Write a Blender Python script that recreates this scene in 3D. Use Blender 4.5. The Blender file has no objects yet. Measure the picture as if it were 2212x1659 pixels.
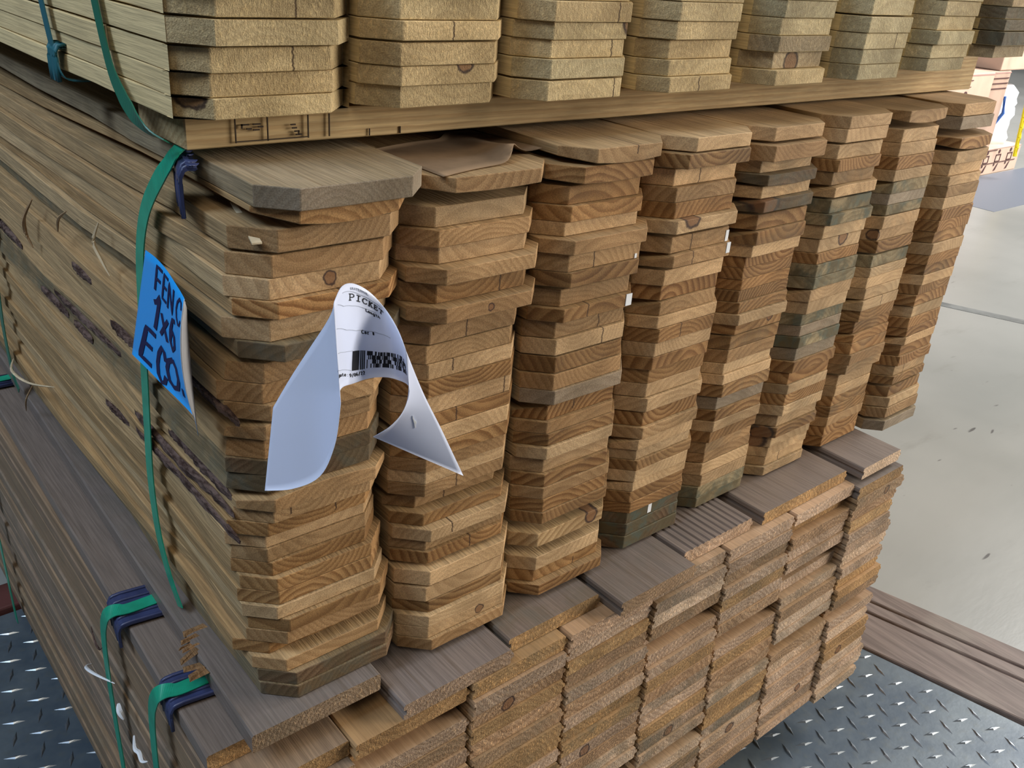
import bpy, bmesh, math, random
from mathutils import Vector, Matrix
random.seed(7)
S = bpy.context.scene
COL = S.collection
CAM_R = [1.95449, -0.65668, 0.50881]
CAM_C = [-0.25074, -0.56329, 0.63423]

# ------------------------------------------------------------------ camera
F_PX, W_PX = 1975.95, 2212
def rodrigues(r):
    v = Vector(r); return Matrix.Rotation(v.length, 3, v.normalized())
cam_d = bpy.data.cameras.new('camera'); cam = bpy.data.objects.new('camera', cam_d); COL.objects.link(cam)
R = rodrigues(CAM_R)
right, down, fwd = R[0], R[1], R[2]
M = Matrix((right, -down, -fwd)).transposed().to_4x4(); M.translation = Vector(CAM_C)
cam.matrix_world = M
cam_d.sensor_fit = 'HORIZONTAL'; cam_d.sensor_width = 36; cam_d.lens = F_PX / W_PX * 36
cam_d.clip_start = .02; cam_d.clip_end = 100
S.camera = cam

# ------------------------------------------------------------------ light and exposure
w = bpy.data.worlds.new('world'); S.world = w; w.use_nodes = True
bg = w.node_tree.nodes['Background']; bg.inputs[0].default_value = (.80, .86, 1, 1); bg.inputs[1].default_value = .06
def area(name, loc, target, size, power, color, sy=None):
    d = bpy.data.lights.new(name, 'AREA'); d.shape = 'RECTANGLE'; d.size = size; d.size_y = sy or size
    d.energy = power; d.color = color
    o = bpy.data.objects.new(name, d); COL.objects.link(o); o.location = loc
    o.rotation_euler = (Vector(target) - Vector(loc)).to_track_quat('-Z', 'Y').to_euler()
area('dock_door_daylight', (4.2, -2.5, 1.25), (.9, 0, .1), 1.9, 225, (1, .93, .82))
area('ceiling_light', (-1.2, -1.6, 3.4), (.1, 0, .4), 1.5, 34, (1, .90, .74))
area('side_door_daylight', (-3.3, .3, 4.2), (0, .5, .2), 2.0, 175, (.62, .79, 1))
area('far_hall_light', (8, -.5, 4.2), (8, 3, 0), 3, 900, (1, .98, .95))
vs = S.view_settings; vs.view_transform = 'Standard'; vs.look = 'None'; vs.exposure = 0.0; vs.gamma = 1
vs.use_curve_mapping = False

# measured boards: per column the top height, then (x, y, z) of every picket's near lower corner, top to bottom
MID = [
 (0.475, [[0.0125,-0.0189,0.4592],[0.0125,-0.0139,0.4456],[-0.0005,-0.003,0.4269],[-0.0022,-0.0001,0.408],[-0.0026,0.0006,0.3919],[0.0008,-0.005,0.3783],[-0.0037,0.0025,0.3592],[0.0023,-0.0074,0.3456],[-0.0066,0.0076,0.3241],[-0.0076,0.0094,0.3071],[-0.0047,0.0042,0.293],[-0.0062,0.0068,0.2767],[-0.0083,0.0106,0.2582],[-0.0069,0.0082,0.2446],[-0.0073,0.0089,0.2288],[-0.0031,0.0015,0.2128],[-0.006,0.0065,0.1992],[-0.0079,0.0099,0.1856],[-0.0107,0.0151,0.172],[-0.0098,0.0135,0.1584],[-0.0086,0.0112,0.1448],[-0.0055,0.0057,0.1312],[-0.0053,0.0052,0.1176],[-0.0044,0.0036,0.104],[-0.0015,-0.0013,0.0905],[-0.0021,-0.0003,0.0769],[-0.0093,0.0126,0.0633],[-0.0007,-0.0026,0.0497],[0.0025,-0.0085,0.0361],[0.0025,-0.0101,0.0225]]),
 (0.4658, [[0.1505,-0.0055,0.4523],[0.1398,0.0051,0.4245],[0.1398,-0.0018,0.41],[0.1398,0.0006,0.3954],[0.1398,-0.0129,0.3819],[0.1398,-0.0023,0.363],[0.1398,-0.0152,0.3495],[0.1398,0.0069,0.3226],[0.1398,0.0086,0.3041],[0.1398,0.0077,0.2888],[0.1398,0.005,0.2734],[0.1398,0.0068,0.2559],[0.1398,0.006,0.2424],[0.1398,0.0051,0.2257],[0.1398,0.0043,0.2113],[0.1398,0.0058,0.1978],[0.1398,0.007,0.1843],[0.1398,0.007,0.1708],[0.1398,0.0189,0.1536],[0.1398,0.0058,0.1402],[0.1398,-0.0033,0.1267],[0.1398,0.0038,0.1132],[0.1398,0.0001,0.0997],[0.1398,-0.0063,0.0783],[0.1398,-0.0044,0.059],[0.1398,-0.0053,0.0455],[0.1398,-0.0101,0.032],[0.1398,-0.01,0.0186],[0.1398,-0.0138,0.0051]]),
 (0.4768, [[0.2995,-0.0074,0.4617],[0.2883,-0.0059,0.4455],[0.2818,0.0051,0.4263],[0.2818,-0.0002,0.4118],[0.2818,0.0034,0.3982],[0.2818,-0.0107,0.3847],[0.2818,-0.0052,0.3672],[0.2818,-0.0082,0.3526],[0.2818,0.0022,0.331],[0.2818,-0.0047,0.3175],[0.2818,0.0031,0.2993],[0.2818,0.0006,0.2821],[0.2818,-0.0001,0.264],[0.2818,-0.0016,0.2465],[0.2818,-0.0038,0.2311],[0.2818,0.0044,0.2107],[0.2818,0.0008,0.1972],[0.2818,-0.0011,0.1837],[0.2818,-0.0038,0.1702],[0.2818,0.0023,0.1519],[0.2818,-0.0017,0.1367],[0.2818,-0.0034,0.1232],[0.2818,-0.0036,0.1076],[0.2818,-0.0053,0.0941],[0.2818,-0.0034,0.0637],[0.2818,-0.0042,0.0341],[0.2818,-0.0024,0.0186],[0.2818,-0.0111,0.0051]]),
 (0.4772, [[0.4325,-0.0071,0.4634],[0.4238,-0.0098,0.4483],[0.4238,0.0047,0.4288],[0.4238,0.0003,0.4134],[0.4238,-0.0002,0.3973],[0.4238,-0.0084,0.3836],[0.4238,-0.0023,0.3624],[0.4238,-0.0072,0.348],[0.4238,-0.0007,0.3275],[0.4238,0.0024,0.3105],[0.4238,-0.0,0.2945],[0.4238,-0.0024,0.281],[0.4238,-0.0035,0.2646],[0.4238,-0.0021,0.2485],[0.4238,-0.0027,0.2335],[0.4238,0.0008,0.2159],[0.4238,0.0008,0.1995],[0.4238,-0.0017,0.1821],[0.4238,0.0011,0.1636],[0.4238,-0.0031,0.1492],[0.4238,-0.0015,0.1349],[0.4238,0.0008,0.1214],[0.4238,-0.0017,0.108],[0.4238,-0.0017,0.0932],[0.4238,-0.0002,0.0797],[0.4238,0.0001,0.0651],[0.4238,-0.0009,0.0499],[0.4238,0.0014,0.0348],[0.4238,0.0002,0.0186],[0.4238,-0.0011,0.0015]]),
 (0.477, [[0.5685,0.0001,0.4622],[0.5658,-0.0079,0.4428],[0.5658,0.0066,0.428],[0.5658,-0.0039,0.4145],[0.5658,0.0015,0.401],[0.5658,-0.0058,0.3875],[0.5658,-0.0012,0.3674],[0.5658,-0.0051,0.3508],[0.5658,-0.0014,0.3358],[0.5658,0.0036,0.3223],[0.5658,0.004,0.3088],[0.5658,0.0039,0.2953],[0.5658,0.0037,0.2818],[0.5658,0.0007,0.2683],[0.5658,-0.0024,0.2548],[0.5658,0.0016,0.2413],[0.5658,0.0038,0.2222],[0.5658,0.0038,0.2048],[0.5658,0.0051,0.1907],[0.5658,0.0025,0.1772],[0.5658,0.0025,0.1599],[0.5658,0.0072,0.1415],[0.5658,0.0056,0.1265],[0.5658,0.0049,0.112],[0.5658,0.0065,0.0965],[0.5658,0.0096,0.0801],[0.5658,0.0099,0.0661],[0.5658,0.0095,0.0483],[0.5658,0.0086,0.0318],[0.5658,0.0084,0.0147],[0.5658,0.0089,0.0005]]),
 (0.4805, [[0.7115,0.0002,0.4664],[0.7078,-0.0001,0.4508],[0.7078,0.0037,0.4315],[0.7078,-0.0,0.4172],[0.7078,0.0041,0.401],[0.7078,-0.0022,0.3875],[0.7078,-0.0001,0.3682],[0.7078,-0.0051,0.3543],[0.7078,0.0004,0.3366],[0.7078,0.0024,0.3187],[0.7078,0.0003,0.3048],[0.7078,-0.0015,0.2886],[0.7078,-0.0024,0.2733],[0.7078,-0.0014,0.2565],[0.7078,-0.0004,0.2394],[0.7078,0.0019,0.2238],[0.7078,0.0013,0.209],[0.7078,-0.0009,0.1937],[0.7078,0.0009,0.1757],[0.7078,-0.0015,0.1596],[0.7078,0.0021,0.1416],[0.7078,-0.0,0.1276],[0.7078,0.0009,0.1111],[0.7078,-0.0003,0.0961],[0.7078,0.0059,0.0771],[0.7078,0.0022,0.0617],[0.7078,0.0074,0.0446],[0.7078,0.0097,0.0288],[0.7078,0.0105,0.0144],[0.7078,0.0074,0.0009]]),
 (0.4816, [[0.852,0.0026,0.4623],[0.8498,0.0061,0.4394],[0.8498,0.005,0.4228],[0.8498,0.0025,0.4063],[0.8498,0.0014,0.3919],[0.8498,0.0019,0.3757],[0.8498,0.003,0.3611],[0.8498,0.0022,0.3476],[0.8498,0.0018,0.3296],[0.8498,0.004,0.3133],[0.8498,0.0018,0.2968],[0.8498,0.0032,0.2769],[0.8498,0.0019,0.2634],[0.8498,0.0023,0.2478],[0.8498,0.0019,0.2318],[0.8498,0.0001,0.2162],[0.8498,0.0019,0.1993],[0.8498,0.0052,0.1814],[0.8498,0.0023,0.1676],[0.8498,0.002,0.1511],[0.8498,-0.0005,0.1354],[0.8498,0.0006,0.1209],[0.8498,0.0095,0.0988],[0.8498,0.0087,0.0826],[0.8498,0.0096,0.0663],[0.8498,0.0087,0.0497],[0.8498,0.0083,0.0348],[0.8498,0.01,0.0176],[0.8498,0.0108,0.0001]]),
 (0.4813, [[0.9918,0.002,0.465],[0.9918,0.0011,0.4475],[0.9918,-0.0053,0.4212],[0.9918,-0.0049,0.4029],[0.9918,-0.0009,0.3863],[0.9918,-0.0042,0.3727],[0.9918,-0.0051,0.357],[0.9918,-0.0053,0.341],[0.9918,-0.0069,0.3251],[0.9918,-0.0068,0.3094],[0.9918,-0.0054,0.2931],[0.9918,-0.0073,0.2757],[0.9918,-0.0062,0.2607],[0.9918,-0.005,0.2454],[0.9918,-0.0063,0.23],[0.9918,-0.0049,0.2152],[0.9918,-0.0042,0.198],[0.9918,-0.0029,0.1796],[0.9918,-0.0043,0.163],[0.9918,-0.0047,0.1495],[0.9918,-0.0052,0.136],[0.9918,-0.0034,0.1186],[0.9918,-0.0062,0.1025],[0.9918,-0.0025,0.0854],[0.9918,-0.0054,0.0717],[0.9918,-0.0025,0.0494],[0.9918,-0.0069,0.0334],[0.9918,-0.0082,0.0159],[0.9918,-0.0106,-0.0056]])]
TOP = [
 [-0.0139,0.047,[0.5076,0.5222,0.5383,0.5563,0.574,0.5905,0.607]],
 [0.127,0.037,[0.5107,0.5271,0.5419,0.5599,0.5743,0.5908,0.6073]],
 [0.2691,0.027,[0.5117,0.5296,0.5459,0.5608,0.575,0.5915,0.608]],
 [0.4083,0.017,[0.5155,0.5297,0.5445,0.5617,0.5778,0.5943,0.6108]],
 [0.5561,0.007,[0.5183,0.5337,0.5504,0.5662,0.5829,0.5994,0.6159]],
 [0.698,-0.003,[0.5208,0.5373,0.5531,0.5699,0.5879,0.6044,0.6209]],
 [0.8378,-0.013,[0.5275,0.5423,0.5579,0.5736,0.5896,0.6061,0.6226]],
 [0.9833,-0.023,[0.5417,0.5567,0.5744,0.5879,0.6025,0.619,0.6355]]]
WHITE_SHEET = [[[-0.0138,-0.065,0.3453],[-0.0054,-0.075,0.3694],[0.0021,-0.088,0.3939],[0.0055,-0.1,0.4118],[0.0063,-0.108,0.4236],[0.0089,-0.108,0.4312],[0.0274,-0.085,0.4293],[0.0418,-0.075,0.4251],[0.0547,-0.074,0.4163],[0.0639,-0.078,0.4041],[0.0658,-0.09,0.3939],[0.0677,-0.1,0.3787],[0.0929,-0.085,0.3359],[0.1261,-0.065,0.2861],[0.1661,-0.045,0.2206]],[[-0.0227,-0.065,0.2835],[-0.0095,-0.08,0.2884],[0.0028,-0.095,0.3017],[0.0069,-0.108,0.33],[0.0082,-0.114,0.3611],[0.0098,-0.112,0.3726],[0.0338,-0.088,0.3605],[0.0539,-0.076,0.3542],[0.0684,-0.074,0.3504],[0.0749,-0.08,0.3488],[0.0721,-0.095,0.3522],[0.07,-0.1,0.3485],[0.0705,-0.092,0.3303],[0.0711,-0.075,0.3103],[0.0697,-0.055,0.2927]]]
BLUE_SHEET = [[[-0.021,0.1286,0.3976],[-0.025,0.097,0.4017],[-0.03,0.0638,0.4042],[-0.035,0.032,0.4031],[-0.039,0.0095,0.4023],[-0.038,0.0098,0.3976],[-0.03,0.0297,0.3848],[-0.022,0.0521,0.3675]],[[-0.024,0.1817,0.2893],[-0.029,0.1305,0.2973],[-0.034,0.0841,0.3044],[-0.039,0.0396,0.3123],[-0.043,0.0035,0.3179],[-0.041,0.0037,0.3128],[-0.034,0.0203,0.2966],[-0.025,0.0424,0.2755]]]
# ------------------------------------------------------------------ helpers
def setp(o, **k):
    for a, v in k.items(): o[a] = v
def mesh(name, verts, faces, mats, fm=None, parent=None, smooth=False, loc=None):
    m = bpy.data.meshes.new(name); m.from_pydata(verts, [], faces); m.update()
    for x in (mats if isinstance(mats, (list, tuple)) else [mats]): m.materials.append(x)
    if fm: m.polygons.foreach_set('material_index', fm)
    if smooth: m.polygons.foreach_set('use_smooth', [True] * len(m.polygons))
    o = bpy.data.objects.new(name, m); COL.objects.link(o)
    if parent: o.parent = parent
    if loc: o.location = loc
    return o
def tag(o, label, cat, group=None):
    o['label'] = label; o['category'] = cat
    if group: o['group'] = group
    return o
def struct(o): o['kind'] = 'structure'; return o
def bevel(o, wdt=.0007, seg=1, ang=30):
    b = o.modifiers.new('bevel', 'BEVEL'); b.width = wdt; b.segments = seg; b.limit_method = 'ANGLE'; b.angle_limit = math.radians(ang); return o
class MB:
    def __init__(s): s.v = []; s.f = []; s.m = []
    def add(s, vs, fs, m=0):
        n = len(s.v); s.v += [tuple(q) for q in vs]; s.f += [tuple(i + n for i in f) for f in fs]; s.m += [m] * len(fs)
    def box(s, a, b, m=0):
        x0, y0, z0 = a; x1, y1, z1 = b
        s.add([(x0,y0,z0),(x1,y0,z0),(x1,y1,z0),(x0,y1,z0),(x0,y0,z1),(x1,y0,z1),(x1,y1,z1),(x0,y1,z1)],
              [(3,2,1,0),(4,5,6,7),(0,1,5,4),(1,2,6,5),(2,3,7,6),(3,0,4,7)], m)
    def tube(s, pts, r, n=6, m=0, taper=None):
        P = [Vector(p) for p in pts]; rings = []
        for i, p in enumerate(P):
            d = (P[min(i+1, len(P)-1)] - P[max(i-1, 0)]).normalized()
            a = d.cross(Vector((0, 0, 1))); a = a if a.length > .1 else d.cross(Vector((1, 0, 0))); a.normalize(); b = d.cross(a)
            rr = r * (taper[i] if taper else 1)
            rings.append([p + (a * math.cos(t) + b * math.sin(t)) * rr for t in (2 * math.pi * k / n for k in range(n))])
        vs = [q for g in rings for q in g]
        fs = [(i*n+k, i*n+(k+1) % n, (i+1)*n+(k+1) % n, (i+1)*n+k) for i in range(len(P)-1) for k in range(n)]
        fs += [tuple(reversed(range(n))), tuple((len(P)-1)*n+k for k in range(n))]
        s.add(vs, fs, m)
    def ribbon(s, pts, wid, thick, m=0):
        # pts: (centre, width direction, surface normal)
        vs = []; n = len(pts)
        for c, wd, nn in pts:
            c, wd, nn = Vector(c), Vector(wd).normalized() * wid / 2, Vector(nn).normalized() * thick / 2
            vs += [c - wd - nn, c + wd - nn, c + wd + nn, c - wd + nn]
        fs = [(i*4+k, i*4+(k+1) % 4, i*4+4+(k+1) % 4, i*4+4+k) for i in range(n-1) for k in range(4)]
        fs += [(3,2,1,0), ((n-1)*4, (n-1)*4+1, (n-1)*4+2, (n-1)*4+3)]
        s.add(vs, fs, m)
    def build(s, name, mats, parent=None, smooth=False):
        o = mesh(name, s.v, s.f, mats, s.m, parent, smooth)
        return o
def smoothpts(P, k=6):
    P = [Vector(p) for p in P]; out = []
    for i in range(len(P)-1):
        p0, p1, p2, p3 = P[max(i-1,0)], P[i], P[i+1], P[min(i+2,len(P)-1)]
        for j in range(k):
            t = j / k
            out.append(.5*((2*p1)+(p2-p0)*t+(2*p0-5*p1+4*p2-p3)*t*t+(3*p1-p0-3*p2+p3)*t**3))
    out.append(P[-1]); return out

# ------------------------------------------------------------------ materials
class NT:
    def __init__(s, name, rough=.7, spec=.3):
        s.mat = bpy.data.materials.new(name); s.mat.use_nodes = True; s.t = s.mat.node_tree
        s.b = s.t.nodes['Principled BSDF']; s.b.inputs['Roughness'].default_value = rough
        s.b.inputs['Specular IOR Level'].default_value = spec
    def n(s, typ, **k):
        x = s.t.nodes.new('ShaderNode' + typ)
        for a, v in k.items(): setattr(x, a, v)
        return x
    def link(s, a, b): s.t.links.new(a, b)
    def put(s, sock, v):
        if isinstance(v, bpy.types.NodeSocket): s.link(v, sock)
        else: sock.default_value = v
    def math(s, op, a, b=0.0, c=None, clamp=False):
        x = s.n('Math', operation=op, use_clamp=clamp); s.put(x.inputs[0], a); s.put(x.inputs[1], b)
        if c is not None: s.put(x.inputs[2], c)
        return x.outputs[0]
    def vmath(s, op, a, b=(0,0,0)):
        x = s.n('VectorMath', operation=op); s.put(x.inputs[0], a)
        if op == 'SCALE': s.put(x.inputs[3], b)
        elif op not in ('LENGTH',): s.put(x.inputs[1], b)
        return x.outputs['Value'] if op == 'LENGTH' else x.outputs[0]
    def noise(s, vec, scale, detail=3, rough=.55, color=False):
        x = s.n('TexNoise'); s.link(vec, x.inputs['Vector']); x.inputs['Scale'].default_value = scale
        x.inputs['Detail'].default_value = detail; x.inputs['Roughness'].default_value = rough
        return x.outputs['Color' if color else 'Fac']
    def mr(s, v, a, b, c=0., d=1., smooth=True):
        x = s.n('MapRange'); x.interpolation_type = 'SMOOTHSTEP' if smooth else 'LINEAR'
        s.put(x.inputs[0], v); 
        for i, q in enumerate((a, b, c, d)): s.put(x.inputs[i+1], q)
        return x.outputs[0]
    def mix(s, f, a, b, mode='MIX'):
        x = s.n('Mix', data_type='RGBA', blend_type=mode); s.put(x.inputs[0], f); s.put(x.inputs[6], a); s.put(x.inputs[7], b)
        return x.outputs[2]
    def attr(s, name, typ='OBJECT', out='Vector'):
        x = s.n('Attribute', attribute_type=typ, attribute_name=name); return x.outputs[out]
    def sep(s, v):
        x = s.n('SeparateXYZ'); s.link(v, x.inputs[0]); return x.outputs
    def comb(s, x_, y_, z_):
        x = s.n('CombineXYZ'); s.put(x.inputs[0], x_); s.put(x.inputs[1], y_); s.put(x.inputs[2], z_); return x.outputs[0]
    def bump(s, h, strength=.3, dist=.001):
        x = s.n('Bump'); x.inputs['Strength'].default_value = strength; x.inputs['Distance'].default_value = dist
        s.link(h, x.inputs['Height']); s.link(x.outputs[0], s.b.inputs['Normal'])
    def col(s, c): s.put(s.b.inputs['Base Color'], c)

def plain(name, c, rough=.6, spec=.3, metal=0., noise=0., scale=30., emit=None):
    m = NT(name, rough, spec); m.b.inputs['Metallic'].default_value = metal
    if noise:
        tc = m.n('TexCoord').outputs['Object']
        f = m.noise(tc, scale, 4)
        m.col(m.mix(m.mr(f, .3, .7, 0, 1), tuple(q*(1-noise) for q in c)+(1,), tuple(min(1, q*(1+noise)) for q in c)+(1,)))
    else: m.col(c + (1,))
    if emit:
        m.b.inputs['Emission Color'].default_value = c + (1,); m.b.inputs['Emission Strength'].default_value = emit
    return m.mat

def wood(name, side=False, tint=None, tintf=0., ringdark=.50, contrast=1., fuzz=.0, speck=.25, rough=.75, bumpst=.35, streak=.0, spec=.25):
    """solid wood: rings about a pith line that runs along the board, so ends show arcs and sides show grain"""
    m = NT(name, rough, spec)
    tc = m.n('TexCoord').outputs['Object']; rnd = m.n('ObjectInfo').outputs['Random']
    off = m.math('MULTIPLY', rnd, 37.0)
    P = m.vmath('ADD', tc, m.comb(off, m.math('MULTIPLY', rnd, 91.), off))
    long_ = m.vmath('MULTIPLY', P, (1, .06, 1))
    warp = m.noise(long_, 14, 3, color=True)
    warp = m.vmath('SCALE', m.vmath('SUBTRACT', warp, (.5, .5, .5)), .014)
    warp2 = m.vmath('SCALE', m.vmath('SUBTRACT', m.noise(P, 55, 2, color=True), (.5, .5, .5)), .0022)
    pith = m.attr('pith'); par = m.sep(m.attr('par')); tone = m.attr('tone', out='Color')
    D = m.vmath('ADD', m.vmath('ADD', m.vmath('SUBTRACT', tc, pith), warp), warp2)
    r = m.vmath('LENGTH', m.vmath('MULTIPLY', D, (1, 0, 1)))
    ph = m.math('FRACT', m.math('MULTIPLY', r, par[0]))
    up = m.mr(ph, .12, .84); dn = m.mr(ph, .86, 1.0, 1, 0)
    ring = m.math('MULTIPLY', m.math('MULTIPLY', up, dn), m.math('MULTIPLY', par[1], contrast))
    dark = m.mix(1., tone, (ringdark, ringdark*.80, ringdark*.62, 1), 'MULTIPLY')
    c = m.mix(ring, tone, dark)
    blotch = m.noise(m.vmath('MULTIPLY', P, (1, .25, 1)), 17, 3)
    c = m.mix(1., c, m.mix(m.mr(blotch, .28, .72), (.74, .71, .66, 1), (1.16, 1.15, 1.14, 1)), 'MULTIPLY')
    if tint: c = m.mix(tintf, c, tint + (1,))
    fine = m.noise(m.vmath('MULTIPLY', P, (1, .03 if side else 1, 1)), 520 if side else 900, 4, .6)
    c = m.mix(1., c, m.mix(m.mr(fine, .3, .7), (1-speck, 1-speck, 1-speck*.95, 1), (1+speck, 1+speck, 1+speck, 1)), 'MULTIPLY')
    h = fine
    if streak:
        st = m.noise(m.vmath('MULTIPLY', P, (1, .012, 1)), 190, 4, .65)
        c = m.mix(m.math('MULTIPLY', m.mr(st, .52, .72), streak), c, m.mix(1., c, (.55, .47, .36, 1), 'MULTIPLY'))
        h = m.math('ADD', fine, st)
    if fuzz:
        fz = m.noise(m.vmath('MULTIPLY', P, (1.6, 1, .7)), 260, 3, .7)
        c = m.mix(m.math('MULTIPLY', m.mr(fz, .52, .70), fuzz), c, m.mix(1., c, (1.75, 1.7, 1.55, 1), 'MULTIPLY'))
        kerf = m.n('TexWave', wave_type='BANDS', bands_direction='DIAGONAL'); m.link(P, kerf.inputs[0])
        kerf.inputs['Scale'].default_value = 95; kerf.inputs['Distortion'].default_value = 2.5; kerf.inputs['Detail'].default_value = 2
        c = m.mix(m.math('MULTIPLY', m.mr(kerf.outputs['Fac'], .55, .9), .22*fuzz), c, m.mix(1., c, (.55, .48, .40, 1), 'MULTIPLY'))
        h = m.math('ADD', m.math('MULTIPLY', fz, 1.5), fine)
    # knot near the cut end
    kn = m.attr('knot'); ks = m.sep(kn); xs = m.sep(tc)
    wob = m.math('MULTIPLY', m.math('SUBTRACT', m.noise(P, 120, 2), .5), .006)
    dx = m.math('SUBTRACT', xs[0], ks[0]); dz = m.math('SUBTRACT', xs[2], ks[1])
    dd = m.math('ADD', m.math('SQRT', m.math('ADD', m.math('MULTIPLY', dx, dx), m.math('MULTIPLY', dz, dz))), wob)
    dn_ = m.math('DIVIDE', dd, m.math('MAXIMUM', ks[2], .0001))
    near = m.mr(xs[1], .03, .06, 1, 0)
    core = m.math('MULTIPLY', m.mr(dn_, .75, .95, 1, 0), near); rim = m.math('MULTIPLY', m.math('MULTIPLY', m.mr(dn_, .7, .9), m.mr(dn_, .95, 1.2, 1, 0)), near)
    c = m.mix(m.math('MULTIPLY', core, .75), c, (.20, .085, .035, 1)); c = m.mix(m.math('MULTIPLY', rim, .9), c, (.035, .016, .016, 1))
    # drying check in the end
    ck = m.sep(m.attr('crack'))
    wv = m.math('MULTIPLY', m.math('SUBTRACT', m.noise(m.vmath('MULTIPLY', P, (0, 0, 1)), 160, 2), .5), .006)
    cd = m.math('ABSOLUTE', m.math('SUBTRACT', m.math('ADD', xs[0], wv), ck[0]))
    cm = m.math('MULTIPLY', m.mr(cd, .0004, .0011, 1, 0), m.math('MULTIPLY', m.math('GREATER_THAN', xs[2], ck[1]), m.math('LESS_THAN', xs[2], ck[2])))
    c = m.mix(m.math('MULTIPLY', m.math('MULTIPLY', cm, near), .85), c, (.05, .025, .015, 1))
    # mould and dirt on boards that have it
    sn = m.noise(P, 24, 4, .6)
    sm = m.math('MULTIPLY', m.mr(sn, .36, .56), par[2])
    sc = m.mix(m.mr(m.noise(P, 60, 2), .42, .62), (.105, .085, .045, 1), (.085, .10, .075, 1))
    c = m.mix(sm, c, sc)
    m.col(c)
    m.bump(h, bumpst, .0012)
    return m.mat

M_end = wood('cut_picket_end', ringdark=.50, speck=.22, bumpst=.25)
M_side = wood('rough_picket_side', side=True, tint=(.42, .31, .165), tintf=.42, contrast=.6, speck=.24, rough=.85, bumpst=.55, streak=.55)
M_tend = wood('treated_picket_end', contrast=.5, speck=.19, fuzz=.45, bumpst=.6, rough=.8)
M_tside = wood('treated_picket_side', side=True, tint=(.72, .565, .30), tintf=.65, contrast=.25, speck=.14, rough=.85, bumpst=.5, streak=.15)
M_gend = wood('chipped_board_end', contrast=.9, speck=.34, fuzz=1.15, bumpst=1., rough=.7)
M_gside = wood('weathered_board_face', side=True, tint=(.175, .145, .13), tintf=.82, contrast=.35, speck=.20, rough=.55, bumpst=.35, streak=.55, spec=.4)
M_gtop = wood('grey_board_top', side=True, tint=(.165, .14, .13), tintf=.88, contrast=.3, speck=.18, rough=.42, bumpst=.3, streak=.45, spec=.5)
M_gface = wood('planed_board_face', side=True, tint=(.40, .245, .12), tintf=.55, contrast=.5, speck=.14, rough=.6, bumpst=.2, streak=.3)
M_gedge = wood('dusty_board_edge', side=True, tint=(.20, .145, .105), tintf=.75, contrast=.4, speck=.2, rough=.65, bumpst=.35, streak=.5)
M_runner = wood('sawn_runner', side=True, ringdark=.6, contrast=.6, speck=.16, rough=.8, bumpst=.4, streak=.35)
def barkm():
    m = NT('dark_bark', .9, .2); tc = m.n('TexCoord').outputs['Object']
    f = m.noise(m.vmath('MULTIPLY', tc, (1, .35, 1)), 160, 4, .7)
    m.col(m.mix(m.mr(f, .35, .65), (.035, .018, .014, 1), (.15, .10, .085, 1))); m.bump(f, .8, .003); return m.mat
M_bark = barkm()
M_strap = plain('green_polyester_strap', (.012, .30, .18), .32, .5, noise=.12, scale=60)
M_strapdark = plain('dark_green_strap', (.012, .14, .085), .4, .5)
M_teal = plain('old_teal_strap', (.02, .12, .15), .5, .4)
M_protect = plain('navy_plastic', (.035, .045, .115), .38, .5, noise=.2, scale=50)
M_black = plain('black_print', (.012, .012, .016), .6, .2)
M_blueink = plain('dark_blue_print', (.01, .012, .07), .6, .2)
M_greyrule = plain('grey_print', (.33, .36, .44), .7, .2)
M_white = plain('white_plastic_bit', (.85, .87, .9), .4, .5)
M_kraft = plain('brown_kraft_paper', (.27, .185, .115), .85, .15, noise=.12, scale=40)
def paperm(name, front, trans=.25):
    m = NT(name, .38, .4); m.col(front + (1,))
    tr = m.n('BsdfTranslucent'); tr.inputs[0].default_value = front + (1,)
    mx = m.n('MixShader'); mx.inputs[0].default_value = trans
    out = m.t.nodes['Material Output']
    m.link(m.b.outputs[0], mx.inputs[1]); m.link(tr.outputs[0], mx.inputs[2]); m.link(mx.outputs[0], out.inputs[0]); return m.mat
M_paper = paperm('white_tag_paper', (.74, .80, .98), .18)
M_bluepaper = paperm('blue_tag_paper', (.015, .38, .97), .1)
M_greypaper = paperm('tag_back_paper', (.50, .50, .52), .1)
def concretem():
    m = NT('worn_concrete', .32, .5); tc = m.n('TexCoord').outputs['Object']
    a = m.noise(tc, .9, 4); b = m.noise(m.vmath('MULTIPLY', tc, (1, 3, 1)), 3.5, 5, .65)
    c = m.mix(m.mr(a, .3, .7), (.27, .275, .26, 1), (.37, .37, .35, 1))
    c = m.mix(m.math('MULTIPLY', m.mr(b, .56, .75), .45), c, (.24, .235, .215, 1))
    sp = m.noise(m.vmath('MULTIPLY', tc, (1, 4, 1)), 7, 2); c = m.mix(m.mr(sp, .74, .78), c, (.12, .115, .11, 1))
    m.col(c); m.bump(b, .08, .01); return m.mat
M_conc = concretem()
def platem():
    m = NT('dark_diamond_plate', .38, .5); m.b.inputs['Metallic'].default_value = .25; tc = m.n('TexCoord').outputs['Object']
    f = m.noise(tc, 5, 5, .65); g = m.noise(tc, 60, 3)
    c = m.mix(m.mr(f, .35, .68), (.07, .095, .125, 1), (.15, .18, .20, 1))
    m.col(m.mix(m.math('MULTIPLY', m.mr(g, .5, .7), .3), c, (.12, .13, .12, 1))); m.bump(g, .12, .002); return m.mat
M_plate = platem()
M_lug = plain('worn_steel_lug', (.30, .33, .36), .3, .6, metal=.8)
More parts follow.
